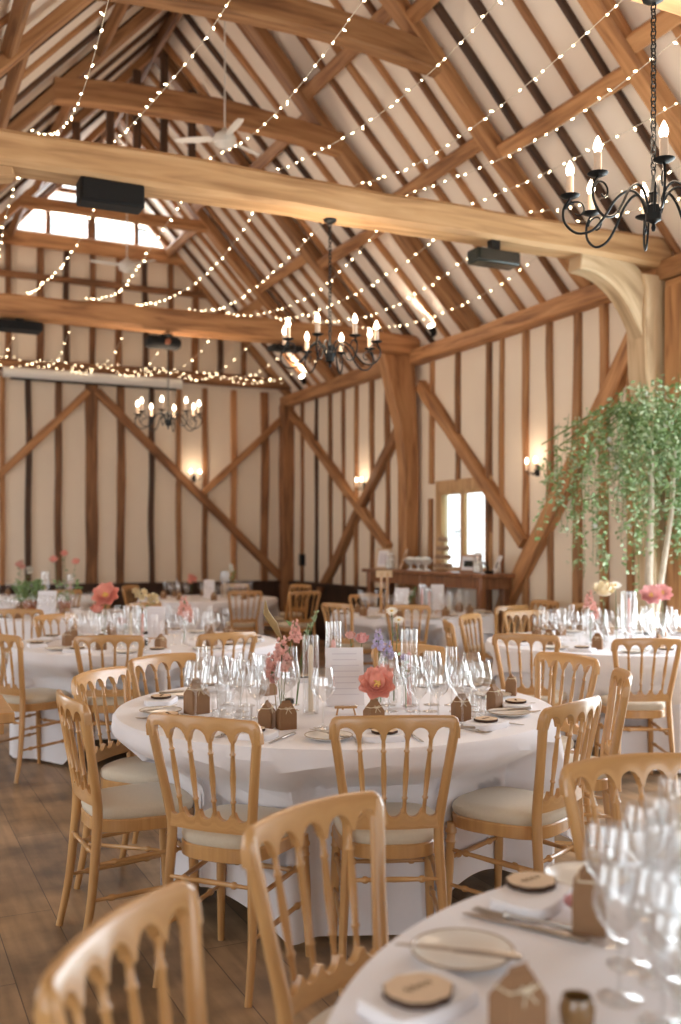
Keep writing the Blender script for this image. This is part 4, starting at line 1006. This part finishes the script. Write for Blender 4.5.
def jar(loc, label, r=.06, h=.2):
    t = thing('glass_jar', label, 'jar', loc, 0, 'glass jars on the bar'); mb = MB(); mb.lathe([(.001,.003),(r*.95,.003),(r,.012),(r,h*.78),(r*.72,h*.88),(r*.72,h*.93),(r*.69,h*.93),(r*.69,h*.88),(r*.95,h*.77),(r*.95,.014),(.001,.01)], 22); mb.build('jar_body', M['glass'], t)
    mb = MB(); mb.lathe([(.001,h*.93),(r*.78,h*.93),(r*.78,h),(.001,h*1.01)], 20); mb.build('lid', M['white'], t); mb = MB(); mb.lathe([(.001,.012),(r*.9,.014),(r*.9,h*.55),(.001,h*.6)], 18); mb.build('sweets', M['whitef'], t)
jar((5.84,10.93,BZ), 'glass jar with white sweets between the two left frames on the bar'); jar((5.84,8.95,BZ), 'glass jar right of the wide framed picture on the bar', .055, .22)
def bowl(loc, label):
    t = thing('footed_bowl', label, 'bowl', loc, 0, 'white bowls on the bar'); mb = MB(); mb.lathe([(.001,0),(.05,0),(.045,.01),(.012,.02),(.012,.06),(.05,.08),(.09,.13),(.085,.13),(.045,.085),(.001,.08)], 24); mb.build('bowl', M['china'], t)
    mb = MB(); rr = random.Random(1)
    for k in range(24): a = rr.uniform(0,2*PI); q = rr.uniform(0,.06); mb.ball((q*math.cos(a), q*math.sin(a), .125+rr.uniform(0,.02)), .018, 6, 4)
    mb.build('sweets', M['whitef'], t)
for i, y in enumerate((10.45,10.27,10.08)): bowl((5.86,y,BZ), ['left','middle','right'][i]+' of three white footed bowls of sweets on the bar')
t = thing('tiered_cake_stand', 'four-tier brown cake stand at the left side of the window on the bar', 'cake stand', (5.92,9.80,BZ))
mb = MB(); mb.lathe([(.001,0),(.07,0),(.07,.01),(.008,.015),(.008,.42),(.001,.425)], 16); mb.build('stand_pole', M['oak'], t)
for k in range(4):
    z = .03+k*.1; r = .115-.017*k; mb = MB(); mb.lathe([(.009,z),(r,z),(r,z+.01),(.009,z+.01)], 28); mb.build('tier', M['oak_p'], t)
    mb = MB()
    for q in range(9): a = 2*PI*q/9; mb.ball(((r-.028)*math.cos(a), (r-.028)*math.sin(a), z+.036), .026, 8, 5, (1,1,1))
    mb.build('cakes', M['cake'], t)
t = thing('black_serving_tongs', 'black tongs standing up in a dish at the right end of the bar', 'tongs', (5.84,8.74,BZ))
mb = MB(); mb.lathe([(.001,0),(.04,0),(.055,.03),(.05,.03),(.001,.01)], 18); mb.build('dish', M['blackbox'], t)
mb = MB(); mb.tube([(0,0,.012),(.0,.05,.07),(0,.11,.12)], [.006,.009,.012], 7, .5); mb.tube([(0,.01,.012),(.0,.02,.07),(0,.05,.13)], [.006,.009,.012], 7, .5); mb.build('tongs', M['blackbox'], t)

# small wooden side table cut by the left edge
t = thing('wooden_side_table', 'corner of a plain wooden side table at the left picture edge', 'table', (0,0,0))
P0 = W(-1.36, 4.16, 0)
cx, cy = P0[0], P0[1]
ang = math.radians(200)
t.location = (cx, cy, 0); t.rotation_euler = (0,0,1.55)
o = framebox('table_top', (0,0,.69), (.75,.45,.735), 'beech', t, .006)
for x, y in ((.06,.06),(.69,.06),(.06,.39),(.69,.39)):
    mb = MB(); mb.beam((x+(.1 if x > .3 else -.05),y+.17,0),(x,y,.69), .032, .032, (0,1,0), 4, 0, 2); mb.build('leg', M['beech'], t)
framebox('apron', (.04,.04,.64), (.71,.41,.69), 'beech', t, .004)

# ------------------------------------------------------------------ chandeliers
def chandelier(loc, ztop, label, ph=0):
    t = thing('iron_chandelier', label, 'chandelier', loc, ph, 'black iron candle chandeliers')
    h = ztop-loc[2]
    mb = MB(); mb.lathe([(.001,-.075),(.006,-.075),(.010,-.06),(.006,-.045),(.020,-.035),(.032,-.03),(.034,.03),(.026,.035),(.014,.045),(.014,.08),(.022,.085),(.012,.10),(.006,.16),(.001,.165)], 14); mb.build('hub', M['iron'], t)
    mb = MB(); z = .16; k = 0
    while z < h-.02:
        r = .012; L = .034; pts = [V((r*math.cos(a), 0, z+L/2+(L/2+.004)*math.sin(a))) for a in [2*PI*i/8 for i in range(9)]]
        if k % 2: pts = [V((0, p.x, p.z)) for p in pts]
        mb.tube(pts, .0034, 5); z += L*.82; k += 1
    mb.build('chain', M['iron'], t)
    mb = MB(); mb.lathe([(.001,h),(.05,h),(.045,h-.015),(.02,h-.03),(.001,h-.032)], 16); mb.build('ceiling_rose', M['iron'], t)
    for i in range(8):
        a = 2*PI*i/8; d = V((math.cos(a), math.sin(a), 0))
        up = .0 if i % 2 else .055
        pts = []
        # arm: rises from hub, dips, then curls up under the drip pan
        ctl = [(.03,.0),(.07,.075),(.13,.085),(.19,.03),(.25,-.045),(.32,-.06),(.375,-.015),(.385,.05),(.35,.095)]
        ctl = [(.03,.0),(.055,.075),(.10,.105),(.155,.07),(.20,.0),(.25,-.055),(.315,-.065),(.365,-.02),(.372,.04),(.345,.085)]
        cv = [V((r, 0, z)) for r, z in ctl]; sm = []
        for q in range(len(cv)-1):
            p0 = cv[max(q-1,0)]; p1 = cv[q]; p2 = cv[q+1]; p3 = cv[min(q+2,len(cv)-1)]
            for j in range(4):
                u = j/4; sm.append(.5*((2*p1)+(-p0+p2)*u+(2*p0-5*p1+4*p2-p3)*u*u+(-p0+3*p1-3*p2+p3)*u**3))
        sm.append(cv[-1]); mb = MB(); mb.tube([d*p.x+V((0,0,p.z)) for p in sm], .0058, 6)
        # inner scroll
        rr, zz = ctl[-1]; sc = []
        for q in range(15): u = q/14; th = .2+u*5.2; rad = .05*(1-u*.75); sc.append(d*(rr-.03+rad*math.cos(th))+V((0,0,zz-.055+rad*math.sin(th))))
        mb.tube(sc, .0042, 5)
        arm = mb.build('arm', M['iron'], t)
        mb = MB(); c = d*rr; mb.lathe([(.001,zz),(.018,zz),(.040,zz+.010),(.043,zz+.014),(.016,zz+.008),(.016,zz+.02),(.001,zz+.02)], 16, c); mb.build('drip_pan', M['iron'], arm)
        mb = MB(); mb.lathe([(.001,zz+.018),(.0165,zz+.018),(.0165,zz+.095),(.008,zz+.10),(.001,zz+.10)], 12, c); mb.build('candle_sleeve', M['ivory'], arm)
        mb = MB(); mb.lathe([(.001,zz+.096),(.012,zz+.100),(.0185,zz+.116),(.0175,zz+.130),(.009,zz+.152),(.001,zz+.166)], 12, c); mb.build('candle_bulb', M['flame'], arm)
    return t
ZC = 2.80
chandelier((3.0,3.25,ZC+.04), 3.76, 'black wrought iron chandelier nearest the camera, at upper right', .152)
chandelier((3.02,6.58,ZC), 3.80, 'black iron chandelier hanging at the middle from the long light tie beam', .1)
chandelier((3.0,10.86,ZC), 3.78, 'smallest-looking chandelier, farthest away before the gable wall', .32)
# wall sconces
def sconce(loc, nrm, label):
    rz = math.atan2(nrm[1], nrm[0]); t = thing('wall_sconce', label, 'wall light', loc, rz, 'twin candle wall lights')
    mb = MB(); mb.box((0,-.03,-.06),(.012,.03,.06)); mb.tube([(.01,0,-.02),(.06,0,-.05),(.08,0,-.02)], .006, 6)
    for s in (-1,1): mb.tube([(.08,0,-.02),(.085,s*.04,-.045),(.085,s*.075,-.01)], .0055, 6); mb.lathe([(.001,-.01),(.02,-.006),(.024,0),(.001,.001)], 12, (.085,s*.075,0))
    mb.build('bracket', M['iron'], t)
    for s in (-1,1):
        mb = MB(); mb.lathe([(.001,0),(.013,0),(.013,.07),(.001,.072)], 10, (.085,s*.075,0)); mb.build('candle_sleeve', M['ivory'], t)
        mb = MB(); mb.lathe([(.001,.07),(.012,.078),(.018,.095),(.014,.115),(.001,.135)], 10, (.085,s*.075,0)); mb.build('candle_bulb', M['flame'], t)
    ld = bpy.data.lights.new('sconce_glow', 'POINT'); ld.energy = 2.8; ld.color = (1,.74,.52); ld.shadow_soft_size = .05
    l = bpy.data.objects.new('sconce_glow', ld); C.objects.link(l); l.parent = t; l.location = (.2,0,.17)
sconce((4.58,YF-.005,2.48), (0,-1), 'twin candle wall light on the far gable wall')
sconce((XR-.005,12.35,2.24), (-1,0), 'twin candle wall light on the far bay of the right wall')
sconce((XR-.005,8.38,2.20), (-1,0), 'twin candle wall light on the right wall left of the hanging greenery')
# spot uplights on the wall plate
def spot(loc, aim, label, e=110):
    t = thing('spotlight', label, 'spotlight', loc, 0, 'small black spotlights'); d = (V(aim)-V(loc)).normalized()
    mb = MB(); mb.tube([(0,0,-.06),(0,0,0)], .008, 6); mb.lathe([(.03,-.075),(.03,-.06),(.001,-.06)], 10); mb.build('bracket', M['blackbox'], t)
    mb = MB(); mb.tube([tuple(-d*.06), tuple(d*.03), tuple(d*.06)], [.035,.045,.05], 14); mb.build('lamp_head', M['blackbox'], t)
    mb = MB(); mb.tube([tuple(d*.0605), tuple(d*.064)], [.043,.043], 14); mb.build('lens', M['spot'], t)
    ld = bpy.data.lights.new('spot_beam', 'SPOT'); ld.energy = e; ld.color = (1,.76,.58); ld.spot_size = 2.3; ld.spot_blend = .8; ld.shadow_soft_size = .04
    l = bpy.data.objects.new('spot_beam', ld); C.objects.link(l); l.parent = t; l.location = d*.09; l.rotation_euler = d.to_track_quat('-Z','Y').to_euler()
spot((6.02,10.2,3.98), (5.0,9.6,5.3), 'small spotlight on the wall plate just right of the jowled post', 55)
spot((6.02,7.5,3.98), (5.0,6.9,5.3), 'small spotlight on the wall plate beside the pale curved brace', 55)
spot((6.02,14.1,3.98), (5.0,13.4,5.3), 'small spotlight on the wall plate near the far corner', 55)
for i, y in enumerate((4.2, 7.5, 10.2, 14.1)): spot((-.02, y, 3.98), (1.4, y-.5, 5.3), 'added unseen fill spotlight on the left arcade plate, number '+['one','two','three','four'][i]+' from the near end', 110)  # unseen lamps, added opposite the right-hand ones to fill the roof with light
spot((6.02,4.3,3.98), (5.0,3.8,5.3), 'added unseen fill spotlight on the wall plate above the tall doorway', 90)  # unseen too, added to brighten the roof of the near bay
# speakers, projector, screen
def boxthing(name, label, cat, loc, sx, sy, sz, m, group=None, tilt=0, face=None):
    t = thing(name, label, cat, loc, 0, group)
    mb = MB(); mb.box((-sx/2,-sy/2,-sz),(sx/2,sy/2,0)); o = mb.build('cabinet', M[m], t); bv = o.modifiers.new('b','BEVEL'); bv.width = .015; bv.segments = 2
    mb = MB(); mb.box((-sx/2+.02,-sy/2-.006,-sz+.02),(sx/2-.02,-sy/2,-.02)); mb.build('grille', M[face or 'blackbox'], t)
    mb = MB(); mb.box((-.04,-.03,0),(.04,.03,.085)); mb.build('bracket', M['iron'], t)
    return t
boxthing('loudspeaker','large black loudspeaker under the left of the long light tie beam','speaker',(1.42,6.54,3.80),.42,.16,.155,'blackbox','loudspeakers under the tie beams')
boxthing('loudspeaker','dark green-black speaker under the right of the long light tie beam','speaker',(4.40,6.52,3.725),.40,.16,.11,'grey','loudspeakers under the tie beams',face='grey')
boxthing('loudspeaker','flat black speaker under the middle tie beam at the left edge','speaker',(1.40,10.80,3.75),.44,.25,.09,'blackbox','loudspeakers under the tie beams')
boxthing('loudspeaker','flat black speaker under the middle tie beam beside the central chandelier','speaker',(4.38,10.80,3.76),.38,.2,.06,'blackbox','loudspeakers under the tie beams')
t = thing('ceiling_projector','dark rounded projector hung under the middle tie beam','projector',(2.90,10.72,3.745))
mb = MB(); mb.tube([(-.19,0,-.09),(-.15,0,-.09),(0,0,-.085),(.15,0,-.09),(.19,0,-.09)], [.05,.075,.07,.075,.05], 14, 1.4, (0,0,1)); mb.build('projector_body', M['blackbox'], t)
mb = MB(); mb.tube([(.03,-.09,-.09),(.03,-.125,-.09)], .03, 12); mb.build('lens', M['terra'], t); mb = MB(); mb.tube([(0,0,-.03),(0,0,.005)], .02, 8); mb.build('mount', M['iron'], t)
t = thing('projector_screen_case','long white rolled-up projector screen case on the gable wall','projector screen',(2.98,14.68,3.87))
mb = MB(); mb.tube([(-1.3,0,0),(1.28,0,0)], .075, 16, 1.0, (0,0,1)); mb.build('case', M['white'], t)
mb = MB(); mb.box((-1.2,-.02,-.10),(1.2,.02,-.073)); mb.build('screen_bar', M['grey'], t)
for x in (-1.0,1.0):
    mb = MB(); mb.box((x-.03,.06,-.02),(x+.03,.24,.02)); mb.build('bracket', M['white'], t)
t = thing('wall_socket_box','small black box on the right wall near the far corner','wall box',(XR-.001,14.5,1.2)); mb = MB(); mb.box((-.06,-.06,-.09),(0,.06,.09)); mb.build('housing', M['blackbox'], t); mb = MB(); mb.box((-.066,-.04,-.06),(-.06,.04,.02)); mb.build('cover', M['grey'], t)
# ceiling fans
def fan(loc, label, ph):
    t = thing('ceiling_fan', label, 'ceiling fan', loc, 0, 'white ceiling fans')
    mb = MB(); mb.tube([(0,0,.06),(0,0,RZ-.2-loc[2])], .008, 10); mb.build('down_rod', M['white'], t)
    mb = MB(); mb.lathe([(.001,-.09),(.05,-.085),(.10,-.05),(.11,0),(.09,.04),(.04,.07),(.02,.10),(.001,.10)], 22); mb.build('motor', M['white'], t)
    for k in range(3):
        a = ph+2*PI*k/3; d = V((math.cos(a), math.sin(a), 0)); n = V((-d.y, d.x, 0)); mb = MB(); rings = []; path = []
        for r, w, tw in ((.09,.02,.2),(.14,.035,.22),(.26,.045,.2),(.42,.04,.15),(.48,.025,.12)):
            c = d*r; rings.append([c+n*w*s+V((0,0,w*s*tw+e)) for s, e in ((-1,0),(0,-.004),(1,0),(1,.006),(0,.003),(-1,.006))]); path.append(c)
        mb.sweep(path, rings, True); mb.build('blade', M['white'], t)
fan((3.0,8.9,5.24), 'nearest white ceiling fan, just above the long light tie beam', 2.6)
fan((3.0,12.84,5.05), 'white ceiling fan hanging before the gable windows', 1.1)

# ------------------------------------------------------------------ fairy lights
mbb = MB(); mbb.ball((0,0,-.013), .0054, 6, 4, (1,1,2.4)); bulb_me = mbb.mesh('fairy_bulb', M['bulb'])
fr = random.Random(9)
def fairy(pts_fn, n, label, group, wire_r=.0024, nb=90):
    """pts_fn(t) -> point, t in 0..1"""
    t = thing('fairy_light_string', label, 'fairy lights', (0,0,0), 0, group)
    mb = MB(); mb.tube([pts_fn(i/n) for i in range(n+1)], wire_r, 5); mb.build('wire', M['wire'], t)
    for i in range(nb):
        if pts_fn((i+.5)/nb).y > 11.3 and i % 2 and wire_r > .0015: continue
        p = pts_fn((i+.5+fr.uniform(-.25,.25))/nb); o = link('bulb', bulb_me, t, p); o.rotation_euler = (fr.uniform(-2.2,2.2), fr.uniform(-2.2,2.2), 0)
Y0, Y1, Y2, Y3 = 3.25, 6.58, 10.86, 14.85
names = ['leftmost','second','third','fourth','fifth','sixth','seventh','eighth','ninth','rightmost']
for k, x in enumerate([.40,.93,1.46,2.08,2.62,3.20,3.70,4.20,4.74,5.25]):
    s1 = (.42 if k < 2 else fr.uniform(.12,.22)); s2 = fr.uniform(.24,.34); s3 = fr.uniform(.28,.42); xe = x + (3.0-x)*.05
    def fn(t, x=x, s1=s1, s2=s2, s3=s3):
        Y = Y0+(Y3-Y0)*t**1.25
        for a, b, s in ((Y0,Y1,s1),(Y1,Y2,s2),(Y2,Y3,s3)):
            if Y <= b+1e-6: u = (Y-a)/(b-a); return V((x+.03*math.sin(Y*1.7+x*5), Y, 4.09-4*s*u*(1-u)))
    fairy(fn, 60, 'fairy light string draped lengthwise over the tie beams, '+names[k]+' of ten', 'lengthwise fairy light strings', nb=76)
def fn(t): 
    x = .6+5.4*t; return V((x, 14.80, 4.08+.035*math.sin(x*8.3)+.02*math.sin(x*21)))
fairy(fn, 120, 'fairy light string bunched along the farthest tie beam', 'crosswise fairy lights', .001, nb=50)
def fn(t):
    x = 1.3+4.4*t; u = (t*5) % 1; return V((x, 14.56, 4.05-.20*4*u*(1-u)*.6))
fairy(fn, 110, 'fairy light string looped in swags below the farthest tie beam', 'crosswise fairy lights', .001, nb=42)

# ------------------------------------------------------------------ hanging greenery tree by the pale post
t = thing('trailing_greenery_tree', 'tall artificial tree with pale trunk and trailing green leaves at the right edge', 'tree', (5.62,6.12,0))
gx, gy = 5.62, 6.12
mb = MB(); mb.lathe([(.001,0),(.2,0),(.2,.03),(.001,.035)], 20); mb.build('base_plate', M['iron'], t)
mb = MB(); mb.tube([(0,0,.03),(.02,.01,.6),(-.02,0,1.2),(.02,.02,1.8),(0,0,2.35)], [.04,.036,.032,.028,.02], 12)
mb.tube([(.02,.01,.7),(.09,-.03,1.2),(.16,-.06,1.7),(.2,-.05,2.2)], [.028,.024,.02,.016], 10); mb.build('trunk', plain('pale_birch_bark', (.50,.42,.33), .8, var=.35, scale=18, bump=.3), t)
rr = random.Random(21); ms = MB(); ml = MB(); m2 = MB(); mf = MB()
strands = []
for i in range(190):
    lat = rr.triangular(-1.0, 1.15, .25); dep = rr.uniform(-.55,.35)
    x = lat*.9044+dep*.4267; y = -lat*.4267+dep*.9044
    if gx+x > 6.03:
        x = 6.03-gx-rr.uniform(0,.1)
    f = abs(lat)/1.15
    top = 2.72-.62*f**1.3+rr.uniform(-.25,.05)
    if lat < -.72: top = rr.uniform(2.1,2.42)
    Ls = rr.uniform(.25,1.1)*(1.2 if lat > -.3 else .75)
    if -.62 < lat < -.28 and rr.random() < .35: Ls = 1.25
    low = max(1.08 if lat > -.75 else 1.45, top-Ls)
    strands.append((x, y, top, low))
for bi in range(16):
    a = rr.uniform(0,2*PI); q = rr.uniform(.35,.95); la = q*math.cos(a); dp = q*math.sin(a)*.5; x = la*.9044+dp*.4267; y = -la*.4267+dp*.9044; x = min(x, 6.05-gx)
    ms.tube([(0,0,2.2),(x*.4,y*.4,2.55),(x,y,2.5-.3*q)], [.016,.011,.005], 6)
for (x, y, top, low) in strands:
    n = 9; pts = []; sw = rr.uniform(-.05,.05); sv = rr.uniform(-.05,.05)
    for j in range(n+1):
        u = j/n; px_ = x+sw*math.sin(u*5); px_ = min(px_, 6.08-gx); pts.append(V((px_, y+sv*math.cos(u*4), top+(low-top)*u)))
    ms.tube(pts, .0022, 4)
    nl = int((top-low)/.026)+5
    for j in range(nl):
        u = rr.random(); k = min(n-1, int(u*n)); p = pts[k].lerp(pts[k+1], u*n-k); a = rr.uniform(0,2*PI)
        p = p+V((rr.uniform(-.03,.03), rr.uniform(-.03,.03), 0)); p.x = min(p.x, 6.1-gx)
        lf(ml if rr.random() < .6 else m2, p, (math.cos(a), math.sin(a), rr.uniform(-1.2,.2)), rr.uniform(.035,.06), rr.uniform(.010,.016), rr)
for i in range(26):
    s = rr.choice(strands); u = rr.random(); petal_flower(mf, (min(s[0], 6.0-gx), s[1]-.04, s[2]+(s[3]-s[2])*u), .026, 2, 5, .4, i, (-.4,-.8,.2))
ms.build('twigs', M['stem'], t); ml.build('foliage', M['leaf'], t); m2.build('pale_foliage', M['leaf2'], t); mf.build('white_blossom', M['whitef'], t)

# ------------------------------------------------------------------ camera, light, world
cd = bpy.data.cameras.new('camera'); cam = bpy.data.objects.new('camera', cd); C.objects.link(cam)
cd.sensor_fit = 'VERTICAL'; cd.sensor_height = 36; cd.sensor_width = 24; cd.lens = 35.0
cd.shift_y = 33/1024; cd.clip_start = .05; cd.clip_end = 200
cam.location = (0, 0, 1.435); cam.rotation_euler = (PI/2, 0, -math.atan2(.4267, .9044))
cd.dof.use_dof = True; cd.dof.focus_distance = 3.75; cd.dof.aperture_fstop = 2.0
bpy.context.scene.camera = cam

def area(name, loc, direction, sx, sy, e, col):
    ld = bpy.data.lights.new(name, 'AREA'); ld.shape = 'RECTANGLE'; ld.size = sx; ld.size_y = sy; ld.energy = e; ld.color = col
    o = bpy.data.objects.new(name, ld); C.objects.link(o); o.location = loc; o.rotation_euler = V(direction).to_track_quat('-Z','Z' if abs(direction[2]) < .5 else 'Y').to_euler(); return o
DAY = (.87,.93,1.0)
area('daylight_right_door', (XR+.3, 4.5, 1.75), (-1,0,-.05), 3.4, 3.4, 265, DAY)
area('daylight_rear_door', (2.0, YB-.3, 1.15), (0,1,.05), 4.3, 2.1, 62, DAY)
for a, b, c_, d_ in LH: area('daylight_left_window', (XL-.25, (a+b)/2, (c_+d_)/2), (1,0,.0), b-a, d_-c_, 34, DAY)
area('daylight_gable_window', (3.0, YF+.3, 6.35), (0,-1,-.1), 2.3, .8, 200, DAY)
for y, e in ((3.25,36),(6.58,36),(10.86,50)):
    ld = bpy.data.lights.new('chandelier_glow', 'POINT'); ld.energy = e; ld.color = (1,.76,.55); ld.shadow_soft_size = .3
    o = bpy.data.objects.new('chandelier_glow', ld); C.objects.link(o); o.location = (3.0, y, ZC+.38)

wd = bpy.data.worlds.new('world'); bpy.context.scene.world = wd; wd.use_nodes = True
bg = wd.node_tree.nodes['Background']; bg.inputs[0].default_value = (.93,.97,1,1); bg.inputs[1].default_value = 2.6
sc = bpy.context.scene
sc.view_settings.view_transform = 'Standard'; sc.view_settings.look = 'None'; sc.view_settings.gamma = 1; sc.view_settings.use_curve_mapping = False
sc.view_settings.exposure = 0.0
try:
    sc.cycles.transparent_max_bounces = 48; sc.cycles.max_bounces = 10; sc.cycles.diffuse_bounces = 5; sc.cycles.glossy_bounces = 4
    sc.cycles.sample_clamp_indirect = 6
except Exception: pass
